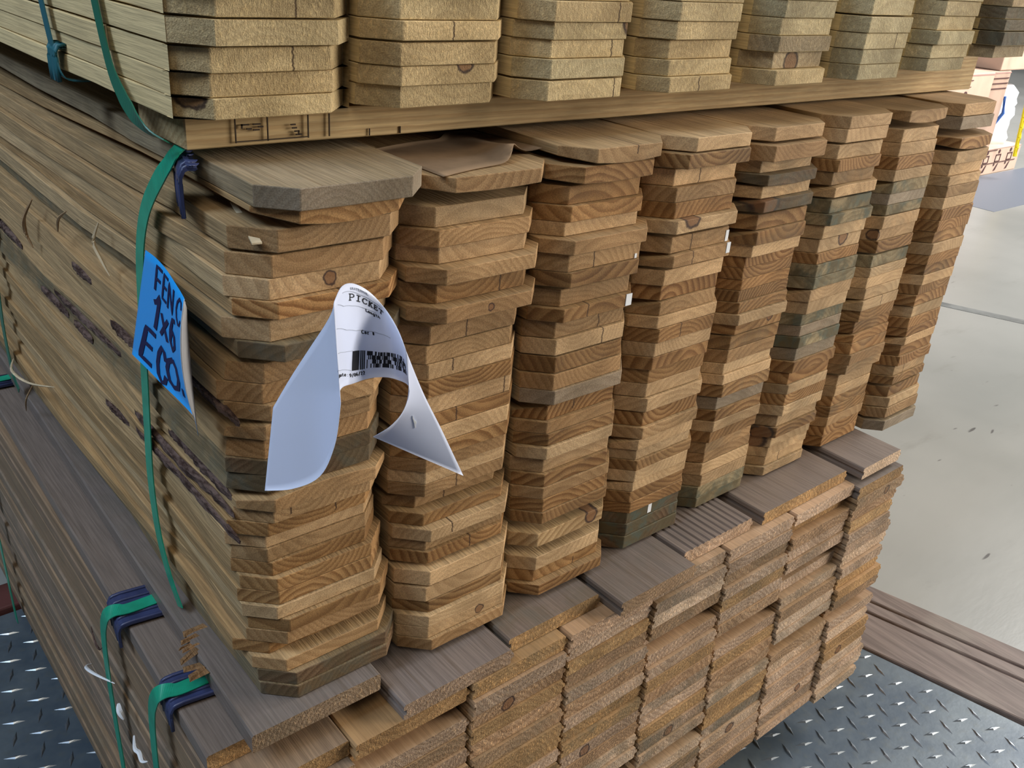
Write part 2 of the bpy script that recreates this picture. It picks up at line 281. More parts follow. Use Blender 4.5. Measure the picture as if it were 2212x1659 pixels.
def beamm():
    m = NT('brown_timber_curb', .5, .4); tc = m.n('TexCoord').outputs['Object']
    f = m.noise(m.vmath('MULTIPLY', tc, (6, .4, 6)), 14, 4, .6); g = m.noise(tc, 6, 4)
    c = m.mix(m.mr(f, .3, .7), (.12, .085, .07, 1), (.22, .165, .14, 1)); c = m.mix(m.math('MULTIPLY', m.mr(g, .5, .7), .5), c, (.26, .22, .18, 1))
    m.col(c); m.bump(f, .25, .003); return m.mat
M_beam = beamm()
M_redbeam = plain('dull_red_curb', (.10, .035, .03), .6, .3, noise=.25, scale=12)
M_gap = plain('dark_joint', (.17, .175, .17), .8, .2, noise=.3, scale=9)
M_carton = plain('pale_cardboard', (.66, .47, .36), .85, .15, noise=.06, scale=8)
M_carton2 = plain('shaded_cardboard', (.52, .37, .29), .85, .15, noise=.06, scale=8)  # pale cardboard darkened, shade put into the ribbed carton's colour
M_print = plain('carton_print', (.11, .06, .06), .8, .1)
M_printpale = plain('faded_carton_print', (.46, .28, .25), .8, .1)
M_yellow = plain('yellow_plastic', (.85, .72, .02), .45, .4)
M_wrap = plain('white_stretch_wrap', (.88, .92, .97), .25, .5)
M_bluestripe = plain('blue_stripe', (.05, .16, .55), .5, .4)
M_redstripe = plain('red_steel', (.6, .18, .13), .5, .4)
M_wall = plain('white_wall', (.82, .83, .84), .8, .2)

ORD = ['zeroth','first','second','third','fourth','fifth','sixth','seventh','eighth','ninth','tenth','eleventh','twelfth','thirteenth','fourteenth','fifteenth','sixteenth','seventeenth','eighteenth','nineteenth','twentieth','twenty-first','twenty-second','twenty-third','twenty-fourth','twenty-fifth','twenty-sixth','twenty-seventh','twenty-eighth','twenty-ninth','thirtieth','thirty-first','thirty-second']
TONES = {'p': ((.56, .375, .20), 'pale', .35), 't': ((.40, .245, .115), 'tan', .5), 'o': ((.36, .20, .078), 'strongly grained', .95),
         'g': ((.34, .27, .155), 'mould-stained', .55), 'd': ((.15, .095, .052), 'dark brown', .8), 'f': ((.30, .235, .165), 'greyish', .35), 'k': ((.45, .31, .16), 'knotty', .7)}
def wood_props(o, tone, contrast, stain=0., knot=None, crack=None, wdt=.14, t=.016, ringmm=None):
    j = random.uniform(.84, 1.12); wv = random.uniform(-.03, .03)
    o['tone'] = [tone[0]*j*(1+wv), tone[1]*j, tone[2]*j*(1-wv)]
    sgn = random.choice((-1, 1))
    o['pith'] = [float(wdt*random.uniform(.2, .8)), 0., float(t/2 + sgn*random.uniform(.02, .085))]
    o['par'] = [float(1000/(ringmm or random.choice((random.uniform(4.5, 7), random.uniform(6, 12))))), float(contrast), float(stain)]
    o['knot'] = [float(q) for q in knot] if knot else [9., 9., .0001]
    o['crack'] = [float(q) for q in crack] if crack else [9., 0., 0.]

# ------------------------------------------------------------------ fence pickets
EAR = .0235
def sstep(a, b, x):
    t = min(max((x-a)/(b-a), 0), 1); return t*t*(3-2*t)
def picket(name, x, y, z, t, wdt=.1385, zback=0., cup=0., L=1.83, mats=None, rough=.0012, ear=EAR, tilt=0., wane=0., lens=0., fw=0.):
    e1 = ear*random.uniform(.92, 1.08); e2 = ear*random.uniform(.92, 1.08)
    xs = [0, e1, wdt*.36, wdt*.5, wdt*.64, wdt-e2, wdt]
    ys = [0] + [q-y for q in (.065, .13, .22, .34, .5, .75, 1.1, 1.45)] + [L]
    def yf(i): return e1 if i == 0 else e2 if i == 6 else random.uniform(-.0004, .0004)
    vs = []; nx, ny = len(xs), len(ys)
    lx = [random.uniform(-rough, rough) for _ in ys]; lx[0] = lx[1] = lx[0]*.3
    rj = [[yf(i) for i in range(nx)]]
    for top in (0, 1):
        for j, yy in enumerate(ys):
            for i, xx in enumerate(xs):
                f0 = rj[0][i]; Y = yy if j else f0
                X = xx + (lx[j] if i == 0 else 0); bl = sstep(.065, .75, y+Y)
                c = cup*(((xx-wdt/2)/(wdt/2))**2 - .5)*(1-bl)
                Z = t*top + zback*bl + c + tilt*(xx-wdt/2)*(1-bl)
                sq = ((xx-wdt/2)/(wdt/2))**2*(1-bl)
                if lens > 0 and not top: Z += min(lens, t*.8)*sq
                if lens < 0 and top: Z += max(lens, -t*.8)*sq
                if fw and top and i == 0: Z -= min(fw, t*.85)*(1-bl)
                if fw and top and i == 1: Z -= min(fw, t*.85)*.12*(1-bl)
                if wane and top and i == 0: Z -= wane*(.5+.5*math.sin(yy*9+x*50)); X += wane*.5
                if wane and top and i == 0: X = max(X, 0)
                vs.append((X, Y, Z))
    def V(top, j, i): return top*nx*ny + j*nx + i
    fs = []; fm = []
    for j in range(ny-1):
        for i in range(nx-1):
            fs.append((V(0,j,i), V(0,j+1,i), V(0,j+1,i+1), V(0,j,i+1))); fm.append(1)
            fs.append((V(1,j,i), V(1,j,i+1), V(1,j+1,i+1), V(1,j+1,i))); fm.append(1)
        fs.append((V(0,j,0), V(1,j,0), V(1,j+1,0), V(0,j+1,0))); fm.append(1)
        fs.append((V(0,j,nx-1), V(0,j+1,nx-1), V(1,j+1,nx-1), V(1,j,nx-1))); fm.append(1)
    for i in range(nx-1):
        fs.append((V(0,0,i), V(0,0,i+1), V(1,0,i+1), V(1,0,i))); fm.append(0)
        fs.append((V(0,ny-1,i), V(1,ny-1,i), V(1,ny-1,i+1), V(0,ny-1,i+1))); fm.append(0)
    o = mesh(name, vs, fs, mats, fm, loc=(x, y, z)); bevel(o, .0006)
    return o

COLN = ['corner column', 'second column from corner', 'third column from corner', 'fourth column from corner', 'fifth column from corner', 'sixth column from corner', 'seventh column from corner', 'end column']
KINDS_MID = [q.split() for q in (
 'f o t t p o p d t t t t t d d t t o p t o o o p o t o t d d', 't p t p t o t t t p o p o p o t p t t o p t o p p o p p t',
 't o o o p t t o t o t p o t f o t o p p o t o o k p o o', 'p o p t o p t t p o t p o p o o p p o t p p o p p o o d d d',
 'p t p d p d o o p o o o o o p o o t p p o f o p o t t p p g g', 'p p p o t p g g p p o g g p p g f g f o o p o p p o p p p p',
 't p p o p g f g p p o g p p p p o o o o t t p p o o t o o', 'p f o p p p t p o o o p o o p o o p o o p o o p o o p t f')]
KNOTS = {(0,1): None, (0,2): None, (0,4): (.072, .009, .0055), (1,6): (.07, .006, .0035), (2,24): (.10, .012, .009), (3,5): (.045, .016, .012), (4,5): (.03, .012, .02), (5,9): (.075, .014, .010), (5,5): None, (6,0): None, (5,25): (.010, .006, .012), (5,26): (.006, .010, .014), (1,27): (.085, .007, .005), (6,9): (.02, .008, .007), (4,15): (.09, .012, .006)}
CRACKS = {(0,5): (.074, 0, 1), (0,17): (.085, .004, 1), (0,16): (.04, .004, 1), (1,5): (.088, 0, 1), (1,7): (.062, 0, 1), (1,9): (.05, .004, 1), (1,12): (.055, 0, 1), (1,11): (.11, 0, 1), (1,17): (.06, 0, 1), (1,18): (.055, 0, 1), (1,20): (.05, .002, 1), (1,22): (.075, 0, 1),
 (2,0): (.075, .007, 1), (2,6): (.055, 0, 1), (2,9): (.055, 0, 1), (2,10): (.08, 0, 1), (2,11): (.085, 0, 1), (2,15): (.06, .004, 1), (2,26): (.08, 0, .009), (3,2): (.06, 0, 1), (3,6): (.055, 0, 1), (3,7): (.055, 0, 1), (3,12): (.06, 0, 1), (5,28): (.055, 0, 1), (6,15): (.07, 0, 1), (7,23): (.05, 0, 1)}
LENS = {(0,1): .0085, (0,15): -.008, (1,0): .003, (2,0): .006, (2,1): .003, (7,2): .006, (6,0): .007, (4,3): .004, (0,11): -.007}
WANE = {(3,7): .010, (3,10): .011, (3,20): .008, (3,24): .006, (4,7): .010, (4,5): .009, (5,5): .012, (5,13): .010, (6,5): .012, (6,15): .008, (6,18): .009, (7,20): .010, (2,15): .009, (1,18): .008, (1,13): .007}
BARK_ROWS = {}
mid_objs = {}
for ci, (ztop, rows) in enumerate(MID):
    n = len(rows); kinds = KINDS_MID[ci]; assert len(kinds) == n, (ci, len(kinds), n)
    tops = [ztop] + [r[2] for r in rows[:-1]]
    ts = [min(tops[i]-rows[i][2]-.0003, .0166) for i in range(n)]
    if ci == 3: ts[1] -= .0010
    zb = [0]*n; acc = rows[-1][2]
    for i in reversed(range(n)): zb[i] = acc; acc += ts[i] + .0003
    for i, (x, y, z) in enumerate(rows):
        k = kinds[i]; tone, word, con = TONES[k]; con = con*random.uniform(.65, 1.05)
        wdt = {(0,0): .1365, (1,0): .1365, (2,0): .1315, (3,0): .1325, (4,0): .1365, (5,0): .138, (0,1): .126, (2,1): .134}.get((ci, i), .1385)
        if ci == 0 and i > 2: x -= random.uniform(0, .004)
        o = picket('fence_picket', x, y, z, ts[i], wdt, 0. if i == 0 and ci < 5 else zb[i]-z, 0., lens=LENS.get((ci, i), 0.), fw=WANE.get((ci, i), 0.), mats=[M_end, M_side],
                   rough=.0040 if ci == 0 else .0008, wane=.005 if ci == 0 and i in (8, 11, 12, 14, 16, 19) else 0)
        stain = {'g': random.uniform(.6, .95), 'd': .45}.get(k, random.choice((0, 0, 0, .12)) if ci < 4 else random.choice((0, .1, .25)))
        if ci == 3 and i >= 27: stain = .9
        wood_props(o, tone, con, stain, KNOTS.get((ci, i)), CRACKS.get((ci, i)), wdt, ts[i])
        pos = 'topmost' if i == 0 else 'bottom' if i == n-1 else ORD[i+1] + ' from top'
        tag(o, '%s dog-eared fence picket, %s of %s, middle bundle' % (word, pos, COLN[ci]) if ci else '%s dog-eared fence picket, %s of corner column, middle bundle' % (word, pos), 'board', 'pickets in the middle bundle')
        mid_objs[ci, i] = o
# bark left on the long edges of some corner pickets
def bark_strip(i, y0, y1, hgt=.012):
    o = mid_objs[0, i]; B = MB(); n = 26; vs = []
    t = min(.0166, hgt)
    zb = [0]
    me = o.data; 
    def edge(yy):
        # outer edge of the picket at depth yy (local)
        best = min((v.co for v in me.vertices if v.co.x < .006), key=lambda c: abs(c.y-yy)); return best
    lows = sorted([v.co for v in me.vertices if v.co.x < .008 and v.index < len(me.vertices)//2], key=lambda c: c.y)
    def lerp(yy):
        for a, b in zip(lows, lows[1:]):
            if a.y <= yy <= b.y and b.y > a.y:
                f = (yy-a.y)/(b.y-a.y); return a.x+(b.x-a.x)*f, a.z+(b.z-a.z)*f
        return lows[0].x, lows[0].z
    for k in range(n+1):
        yy = y0+(y1-y0)*k/n; ex, ez = lerp(yy); e = max(0, math.sin(math.pi*k/n))**.4
        r1, r2, r3 = (random.uniform(-.0012, .0012) for _ in range(3))
        vs += [(ex+.001, yy, ez+t*.5-t*.48*e), (ex-.0022*e+r1*e, yy, ez+t*.25+r2*.5), (ex-.0026*e+r2*e, yy, ez+t*.7+r3*.5), (ex+.001, yy, ez+t*.5+t*.46*e)]
    fs = [(a*4+q, a*4+q+1, a*4+q+5, a*4+q+4) for a in range(n) for q in range(3)]
    b = mesh('bark_strip', vs, fs, M_bark, parent=o, smooth=False); b['label'] = 'dark rough bark strip'
    return b
for a in ((16, .02, .23), (17, .0, .22), (15, .03, .16), (10, .0, .10), (13, .26, .46), (12, .58, .72), (14, .34, .40), (11, .2, .27), (18, .25, .31), (14, .42, .52), (9, .3, .36)): bark_strip(*a)
# paper bits stapled on picket ends
def sticker(ci, i, dx0, dx1, z0, z1, y=-.0006):
    o = mid_objs[ci, i]; B = MB(); B.box((dx0, y, z0), (dx1, y+.0008, z1)); b = B.build('paper_sticker', M_white, o); b['label'] = 'small torn white paper sticker'
    return b
sticker(2, 9, .1065, .1145, .0015, .0135); sticker(3, 6, .110, .1148, .001, .013); sticker(3, 7, .109, .1148, .004, .0155); sticker(2, 6, .1095, .1125, .0005, .005)
sticker(3, 27, .06, .066, .002, .014)

# ------------------------------------------------------------------ top bundle on its runner
TT = {'y': (.56, .43, .235), 'h': (.49, .41, .245), 'w': (.43, .335, .205), 'n': (.17, .14, .095)}
TK = ['yyyyyyy', 'yyyyyyy', 'yhyyyyy', 'yyyyyyy', 'ywwhhhh', 'hhhhhhh', 'hhhhhhh', 'wnnnwww']
TKN = {(0,0): (.012, .013, .007), (0,0.5): None, (4,1): (.058, .006, .012), (2,3): (.120, .014, .012), (1,1): (.085, .016, .008)}
TCR = {(0,2): (.083, 0, 1), (0,4): (.083, 0, 1), (1,3): (.07, 0, 1), (2,2): (.098, 0, 1), (2,0): (.104, 0, 1), (3,0): (.065, 0, 1), (5,2): (.09, 0, 1), (2,4): (.098, 0, 1)}
for ci, (x, y, zs) in enumerate(TOP):
    nxt = TOP[ci+1][0] if ci < 7 else x+.14
    wdt = min(.1385, nxt-x-.0026)
    for i, z in enumerate(zs):
        t = min((zs[i+1] if i < 6 else z+.0165)-z-.0006, .0163)
        yy = y + random.uniform(-.004, .004) - (.002*i if ci == 0 else 0) + (0, .006, .004, 0, .002, 0, 0)[i]*(1 if ci == 0 else .3)
        o = picket('fence_picket', x, yy, z, t, wdt, 0, mats=[M_tend, M_tside], rough=.0012)
        o.rotation_euler = (0, 0, .026)
        k = TK[ci][i]
        wood_props(o, TT[k], {'n': .9, 'w': .6}.get(k, .4), {'n': .35}.get(k, .12 if ci > 3 else .03), TKN.get((ci, i)), TCR.get((ci, i)), wdt, t)
        word = {'y': 'yellowish', 'h': 'greenish', 'w': 'greyish', 'n': 'dark grey'}[k]
        pos = 'lowest' if i == 0 else ORD[i+1] + ' from bottom'
        tag(o, '%s fuzzy-ended fence picket, %s of %s, top bundle' % (word, pos, COLN[ci]), 'board', 'pickets in the top bundle')
RY, RX0, RX1 = .074, -.004, 1.17
def runner(name, y0, y1, x0, x1, zlo=.4835, zhi=None):
    """length along local y, turned so that it runs along world x"""
    n = 14; vs = []
    def zt(x): return zhi if zhi is not None else .5065 + .006*max(0, min(1, (x-.05)/.6)) + .016*max(0, (x-.75)/.4)
    for k in range(n+1):
        x = x0+(x1-x0)*k/n; wob = .0012*math.sin(k*2.1)
        vs += [(-(y0+wob), x, zlo), (-y1, x, zlo), (-y1, x, zt(x)), (-(y0+wob), x, zt(x))]
    fs = [(k*4+(q+1) % 4, k*4+4+(q+1) % 4, k*4+4+q, k*4+q) for k in range(n) for q in range(4)]
    fs += [(3,2,1,0), tuple(n*4+q for q in (0,1,2,3))]
    o = mesh(name, vs, fs, M_runner); bevel(o, .001); o.rotation_euler = (0, 0, -math.pi/2)
    wood_props(o, (.47, .335, .17), .75, .05, None, None, 1, .1, 6.)
    o['pith'] = [-y0+.05, 0., zlo-.09]
    return o
run = runner('runner_board', RY, RY+.089, RX0, RX1)
tag(run, 'long sawn runner board carrying the top bundle near its front', 'board')
run2 = runner('runner_board', 1.25, 1.339, RX0, RX1); tag(run2, 'long sawn runner board carrying the top bundle at its far end', 'board')
B = MB()
for x in (.032, .057, .090, .108): B.box((x, RY-.0022, .4865), (x+.0008, RY-.0012, .5035))
for x in (.144, .173): B.box((x, RY-.0022, .4845), (x+.0007, RY-.0012, .490))
B.box((.033, RY-.0022, .4870), (.09, RY-.0012, .4876))
for x, z, dx, dz in ((.037,.4985,.006,.001), (.037,.4965,.001,.003), (.041,.4955,.004,.001), (.046,.4985,.006,.001), (.050,.4965,.004,.001), (.046,.4945,.005,.001), (.076,.4965,.004,.001), (.077,.494,.004,.001), (.079,.4915,.004,.001), (.080,.489,.005,.001), (.082,.4895,.001,.003)):
    B.box((x, RY-.0022, z), (x+dx, RY-.0012, z+dz))
B.v = [(-q[1], q[0], q[2]) for q in B.v]
st = B.build('grade_stamp', plain('faded_black_ink', (.06, .045, .035), .9, .1), run); st['label'] = 'faded black ink grade stamp'

# ------------------------------------------------------------------ bottom bundle of tongue and groove boards
SEAM = [-.046, .057, .186, .315, .449, .583, .722, .866, 1.0]
TG = .0195
def tg_board(name, x, y, z, t, wdt, L=1.83, yaw=0., face=None, flat=False, reeds=0):
    """profile with a tongue on one edge, a groove in the other and eased corners, extruded along the length"""
    a = .0011; g = .0 if flat else .0035
    prof = [(a, 0), (wdt-g-a, 0), (wdt-g, a), (wdt-g, t*.36), (wdt, t*.36+.0006), (wdt, t*.64-.0006), (wdt-g, t*.64), (wdt-g, t-a*1.6), (wdt-g-a*1.6, t),
            (a*1.6, t), (0, t-a*1.6), (0, t*.66), (g*.9, t*.64), (g*.9, t*.36), (0, t*.34), (0, a)]
    if reeds:
        up = []
        for k in range(reeds):
            xc = wdt*(.9-.8*k/(reeds-1)); up += [(xc+.0022, t), (xc, t-.0016), (xc-.0022, t)]
        prof = prof[:9] + up + prof[9:]
    ys = [0, .03, .12, .35, .8, L]; n = len(prof); vs = []
    for j, yy in enumerate(ys):
        for (px, pz) in prof:
            jy = 0
            vs.append((px + yaw*yy, yy+jy, pz))
    fs = []; fm = []
    for j in range(len(ys)-1):
        for k in range(n):
            fs.append((j*n+k, j*n+(k+1) % n, (j+1)*n+(k+1) % n, (j+1)*n+k)); fm.append(1)
    def cap(b_, flip):
        f = tuple(b_+i for i in range(n)); fs.append(tuple(reversed(f)) if flip else f); fm.append(0)
    cap(0, False); cap((len(ys)-1)*n, True)
    o = mesh(name, vs, fs, [M_gend, face or M_gface], fm, loc=(x, y, z)); return o
GT = [((.56, .40, .285), 'pinkish tan', .45), ((.62, .46, .33), 'pale', .35), ((.43, .28, .165), 'brown', .55), ((.46, .285, .13), 'orange-brown', .45), ((.44, .32, .23), 'dull brown', .5)]
ROWS = 21
for ci in range(8):
    x0, x1 = SEAM[ci], SEAM[ci+1]
    ztop = [-.0015, -.0015, -.0015, -.0015, -.0015, -.0015, -.0015, -.0070][ci]
    for i in range(ROWS):
        z = ztop - TG*(i+1)
        if ci == 7: z = ztop - TG*1.0*(i+1)*(.4185-.0070)/.4095/1.0
        if z < -.421: z = -.421
        ymid = -.05 - .01*x0 + .06*z
        wdt = x1-x0-.0008; dx = random.uniform(-.0006, .0006)
        y = ymid + random.uniform(-.0025, .0025); xx = x0+dx*.6; yaw = 0.
        if random.random() < .10: y += random.uniform(.008, .02); xx += random.uniform(-.001, .003)
        if ci == 7: wdt = random.uniform(.116, .134); y -= .004
        if ci == 6 and i in (6, 12): y += .02
        if i == 0:
            xx, wdt, y = {0: (-.059, .118, -.003), 1: (.107, .132, -.052), 2: (.242, .131, -.040), 3: (.3785, .127, -.067), 4: (.508, .134, -.045), 5: (.660, .196, -.048), 6: (.8785, .105, -.060), 7: (9, 0, 0)}[ci]
            if ci == 7: continue
            if ci == 0: yaw = .02
        elif ci == 0:
            xx = x0 - .005 - random.uniform(0, .006) + .004*(i/ROWS); wdt = x1-xx-.0015; y += .012*(i == 1)
        tone, word, con = random.choice(GT if ci > 1 else GT[2:])
        if ci == 7 and i in (4, 9, 10, 15, 16): tone, word, con = GT[3]
        o = tg_board('groove_board', xx, y, z, TG-.0010, wdt, yaw=yaw, face=M_gtop if i == 0 or (ci, i) == (7, 1) else M_gedge if ci == 0 else None, flat=ci == 0, reeds=11 if (ci, i) == (4, 0) else 0)
        stain = random.choice((0, .1, .2, .5)) if 2 < ci < 6 and i > 8 else random.choice((0, 0, .15, .3))
        wood_props(o, tone, con, stain, (random.uniform(.02, .1), .008, random.uniform(.006, .010)) if random.random() < .06 else None, None, wdt, TG)
        pos = 'topmost' if (i == 0) or (ci == 7 and i == 1) else 'bottom' if i == ROWS-1 else ORD[i+1 - (ci == 7)] + ' from top'
        tag(o, '%s rough-ended grooved board, %s of %s, bottom bundle' % (word, pos, COLN[ci]), 'board', 'boards in the bottom bundle')
# grey board lying between the two bundles under the corner column
o = tg_board('groove_board', -.028, -.026, .0022, .0195, .126, yaw=.021, face=M_gtop, flat=True)
M_torn = wood('torn_wood', side=True, tint=(.30, .16, .075), tintf=.5, contrast=1., speck=.3, rough=.85, bumpst=.9, streak=.6)
rb = random.Random(11)
yb = .088
for k in range(7):
    B = MB(); x0 = -.016+.0045*k*.5+.004*rb.uniform(-1, 1); ln = rb.uniform(.010, .026); wd = rb.uniform(.004, .012); hh = rb.uniform(.0012, .0035); sk = rb.uniform(-.006, .008)
    B.add([(x0, yb, .0193), (x0+ln, yb+sk, .0193), (x0+ln*.9, yb+sk+wd, .0193), (x0+.002, yb+wd*.8, .0193), (x0+.003, yb+wd*.3, .0193+hh), (x0+ln*.85, yb+sk+wd*.5, .0197)], [(3,2,1,0), (0,1,5,4), (1,2,5), (2,3,4,5), (3,0,4)])
    yb += wd*rb.uniform(.9, 1.5)
    q = B.build('torn_splinter', M_torn, o); q['label'] = 'dark torn splinter on the broken edge'
    wood_props(q, (.34, .19, .08), .8, .2, None, None, .02, .004, 3.)
wood_props(o, (.34, .25, .17), .6, .1, None, None, .13, .02); tag(o, 'loose grey-topped board squeezed under the corner column of the middle bundle', 'board')
# dunnage under the stack
for k, yy in enumerate((.22, .95, 1.6)):
    o = runner('dunnage_block', yy, yy+.089, -.03, .98, -.5, -.4215); o['tone'] = [.22, .15, .09]
    tag(o, 'rough timber bearer on the steel plate under the bottom bundle, %s from the front' % ORD[k+1], 'board', 'bearers under the stack')
# ------------------------------------------------------------------ straps and edge protectors
def arc_pts(c, r, a0, a1, n, y0, y1):
    return [(c[0]+r*math.cos(a0+(a1-a0)*k/n), y0+(y1-y0)*k/n, c[1]+r*math.sin(a0+(a1-a0)*k/n)) for k in range(n+1)]
def strap(name, path, mat, wid=.0155, th=.0010, label='', widths=None, group=None):
    P = smoothpts(path, 5); pts = []
    for i, p in enumerate(P):
        d = (P[min(i+1, len(P)-1)]-P[max(i-1, 0)]).normalized()
        wd = Vector((0, 1, 0)) - d*d.y; wd.normalize(); nn = wd.cross(d)
        pts.append((p, wd, nn))
    B = MB(); B.ribbon(pts, wid, th); o = B.build(name, mat, smooth=False); tag(o, label, 'strap', group); return o
def protector(name, cx, cz, y, wid, lx, lz, label, rx=.004, group=None, mat=None, yaw=0.):
    mat = mat or M_protect
    """L-shaped ribbed plastic corner: one leg on top going +x, one leg down the side"""
    root = bpy.data.objects.new(name, None); COL.objects.link(root); root.location = (cx, y, cz); root.rotation_euler = (0, 0, yaw)
    prof = [(lx, 0), (lx*.5, .0006), (rx+.006, .0008), (rx*.9, -.0002), (rx*.25, -rx*.35), (-.0004, -rx*1.2), (-.0008, -rx-.006), (-.0008, -lz*.6), (-.0004, -lz)]
    th = .0022; n = len(prof); vs = []
    nor = []
    for k, p in enumerate(prof):
        a = prof[max(k-1, 0)]; b = prof[min(k+1, n-1)]; dx, dz = b[0]-a[0], b[1]-a[1]; l = math.hypot(dx, dz); nor.append((dz/l, -dx/l))
    for sgn in (-1, 1):
        for k, p in enumerate(prof):
            q = nor[k]; nx, nz = (q if q[1] >= 0 or q[0] < 0 else (-q[0], -q[1]))
            vs += [(p[0], sgn*wid/2, p[1]), (p[0]+nx*th, sgn*wid/2, p[1]+nz*th)]
    N = 2*n; fs = []
    for k in range(n-1):
        i = 2*k; fs += [(i, i+2, i+3, i+1), (N+i+1, N+i+3, N+i+2, N+i), (i+1, i+3, N+i+3, N+i+1), (i, N+i, N+i+2, i+2)]
    fs += [(0, 1, N+1, N), (N-2, 2*N-2, 2*N-1, N-1)]
    mesh('plate', vs, fs, mat, parent=root)
    for yy in (-wid*.46, -wid*.24, wid*.24, wid*.46):
        B = MB(); B.tube([(p[0]+nor[k][0]*0-(.0012 if k > 4 else 0), yy, p[1]+(.0026 if k < 5 else 0)) for k, p in enumerate(prof)], .0019, 6); B.build('rib', mat, root, smooth=True)
    tag(root, label, 'edge protector', group); return root
# middle bundle, near strap
strap('packing_strap', [(.10,.130,.4830), (.05,.120,.4830), (.02,.105,.4835), (-.002,.092,.4815), (-.010,.098,.468), (-.013,.114,.452), (-.015,.134,.430), (-.016,.149,.405), (-.0165,.159,.375), (-.017,.166,.33), (-.0175,.172,.29), (-.018,.177,.25), (-.018,.184,.205), (-.018,.190,.155), (-.018,.186,.10), (-.0175,.171,.06), (-.015,.155,.028)], M_strap, label='bright green strap running down the side of the middle bundle behind the blue tag')
protector('corner_protector', -.0070, .4740, .080, .046, .006, .034, 'navy plastic edge protector under the green strap at the middle bundle corner', yaw=-.3)
# middle bundle, far strap: darker green puts its shade into the colour
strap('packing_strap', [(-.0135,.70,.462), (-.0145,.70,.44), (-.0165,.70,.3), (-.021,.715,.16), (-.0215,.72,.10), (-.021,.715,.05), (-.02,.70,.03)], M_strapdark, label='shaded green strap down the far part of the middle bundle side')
# bottom bundle straps
def bstrap(y, x, dy, label, mat=M_strap, sag=.0):
    z0 = .0065
    return strap('packing_strap', [(.09, y-dy, z0+.001), (.03, y-dy*.5, z0+.001), (0., y, z0+.001), (-.025, y+.001, z0), (x+.014, y, z0+.0012), (x+.004, y+dy*.15, z0+.0006), (x-.0022, y+dy*.35, .0015), (x-.0046, y+dy*.55, -.009), (x-.0052, y+dy*.85, -.03), (x-.0050, y+dy*1.1, -.07), (x-.0035, y+dy*1.4, -.14), (x-.002, y+dy*1.5, -.25), (x-.0015, y+dy*1.5, -.36), (x-.001, y+dy*1.5, -.42)], mat, label=label)
XS = -.0640
bstrap(.206, XS, .030, 'bright green strap over the bottom bundle emerging beside the split grey board')
bstrap(.074, XS, .030, 'bright green strap over the bottom bundle closest to the board ends')
bstrap(.80, XS, .0, 'teal strap over the bottom bundle at its far part', M_strap)
protector('corner_protector', -.0600, .0008, .215, .052, .062, .024, 'wide navy edge protector on the bottom bundle beside the split grey board', yaw=-.12)
protector('corner_protector', -.0600, .0008, .080, .040, .058, .026, 'narrow navy edge protector on the bottom bundle closest to the board ends', yaw=-.12)
protector('corner_protector', -.0600, .0008, .80, .034, .050, .02, 'small navy edge protector under the far teal strap of the bottom bundle')
# top bundle straps
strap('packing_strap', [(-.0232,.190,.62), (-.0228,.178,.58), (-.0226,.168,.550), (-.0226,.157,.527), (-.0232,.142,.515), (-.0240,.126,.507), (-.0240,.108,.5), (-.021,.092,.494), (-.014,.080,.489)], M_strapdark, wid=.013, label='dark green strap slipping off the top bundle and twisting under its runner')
strap('packing_strap', [(-.0270,.315,.62), (-.0270,.300,.570), (-.0268,.292,.545), (-.0266,.284,.524), (-.0262,.276,.5085), (-.018,.274,.5015), (.01,.274,.5015)], M_teal, wid=.012, label='dull teal strap on the side of the top bundle, further from the board ends')
protector('corner_protector', -.0255, .5260, .284, .020, .003, .026, 'torn dark teal plastic sleeve on the farther strap of the top bundle', rx=.001, mat=M_teal)

# ------------------------------------------------------------------ paper tags
def cat(Ps, u):
    n = len(Ps)-1; s = min(max(u*n, 0), n-1e-9); i = int(s); t = s-i
    p = [Vector(Ps[max(i-1, 0)]), Vector(Ps[i]), Vector(Ps[i+1]), Vector(Ps[min(i+2, n)])]
    return .5*((2*p[1])+(p[2]-p[0])*t+(2*p[0]-5*p[1]+4*p[2]-p[3])*t*t+(3*p[1]-p[0]-3*p[2]+p[3])*t**3)
def surf(E, u, v):
    a = cat(E[0], u); q = a + (cat(E[1], u)-a)*v
    return q + cat(E[2], u)*(4*v*(1-v)) if len(E) > 2 else q
def snormal(E, u, v, to):
    e = .004; du = surf(E, min(u+e, 1), v)-surf(E, max(u-e, 0), v); dv = surf(E, u, min(v+e, 1))-surf(E, u, max(v-e, 0))
    n = du.cross(dv).normalized(); return n if n.dot(to) > 0 else -n
FACE = Vector((-.45, -.85, .25))
def sheet(name, E, nu, nv, mats, mid=None, parent=None, th=.00025):
    vs = []; fs = []; fm = []
    for s in (0, 1):
        for a in range(nu+1):
            for b in range(nv+1):
                u, v = a/nu, b/nv; vs.append(surf(E, u, v) - snormal(E, u, v, FACE)*th*s)
    def V(s, a, b): return s*(nu+1)*(nv+1)+a*(nv+1)+b
    for a in range(nu):
        for b in range(nv):
            k = mid(a/nu) if mid else 0
            fs += [(V(0,a,b), V(0,a+1,b), V(0,a+1,b+1), V(0,a,b+1)), (V(1,a,b), V(1,a,b+1), V(1,a+1,b+1), V(1,a+1,b))]; fm += [k, k]
        for b in (0, nv): fs.append((V(0,a,b), V(1,a,b), V(1,a+1,b), V(0,a+1,b))); fm.append(0)
    for b in range(nv):
        for a in (0, nu): fs.append((V(0,a,b), V(0,a,b+1), V(1,a,b+1), V(1,a,b))); fm.append(0)
    return mesh(name, vs, fs, mats, fm, parent, smooth=True)
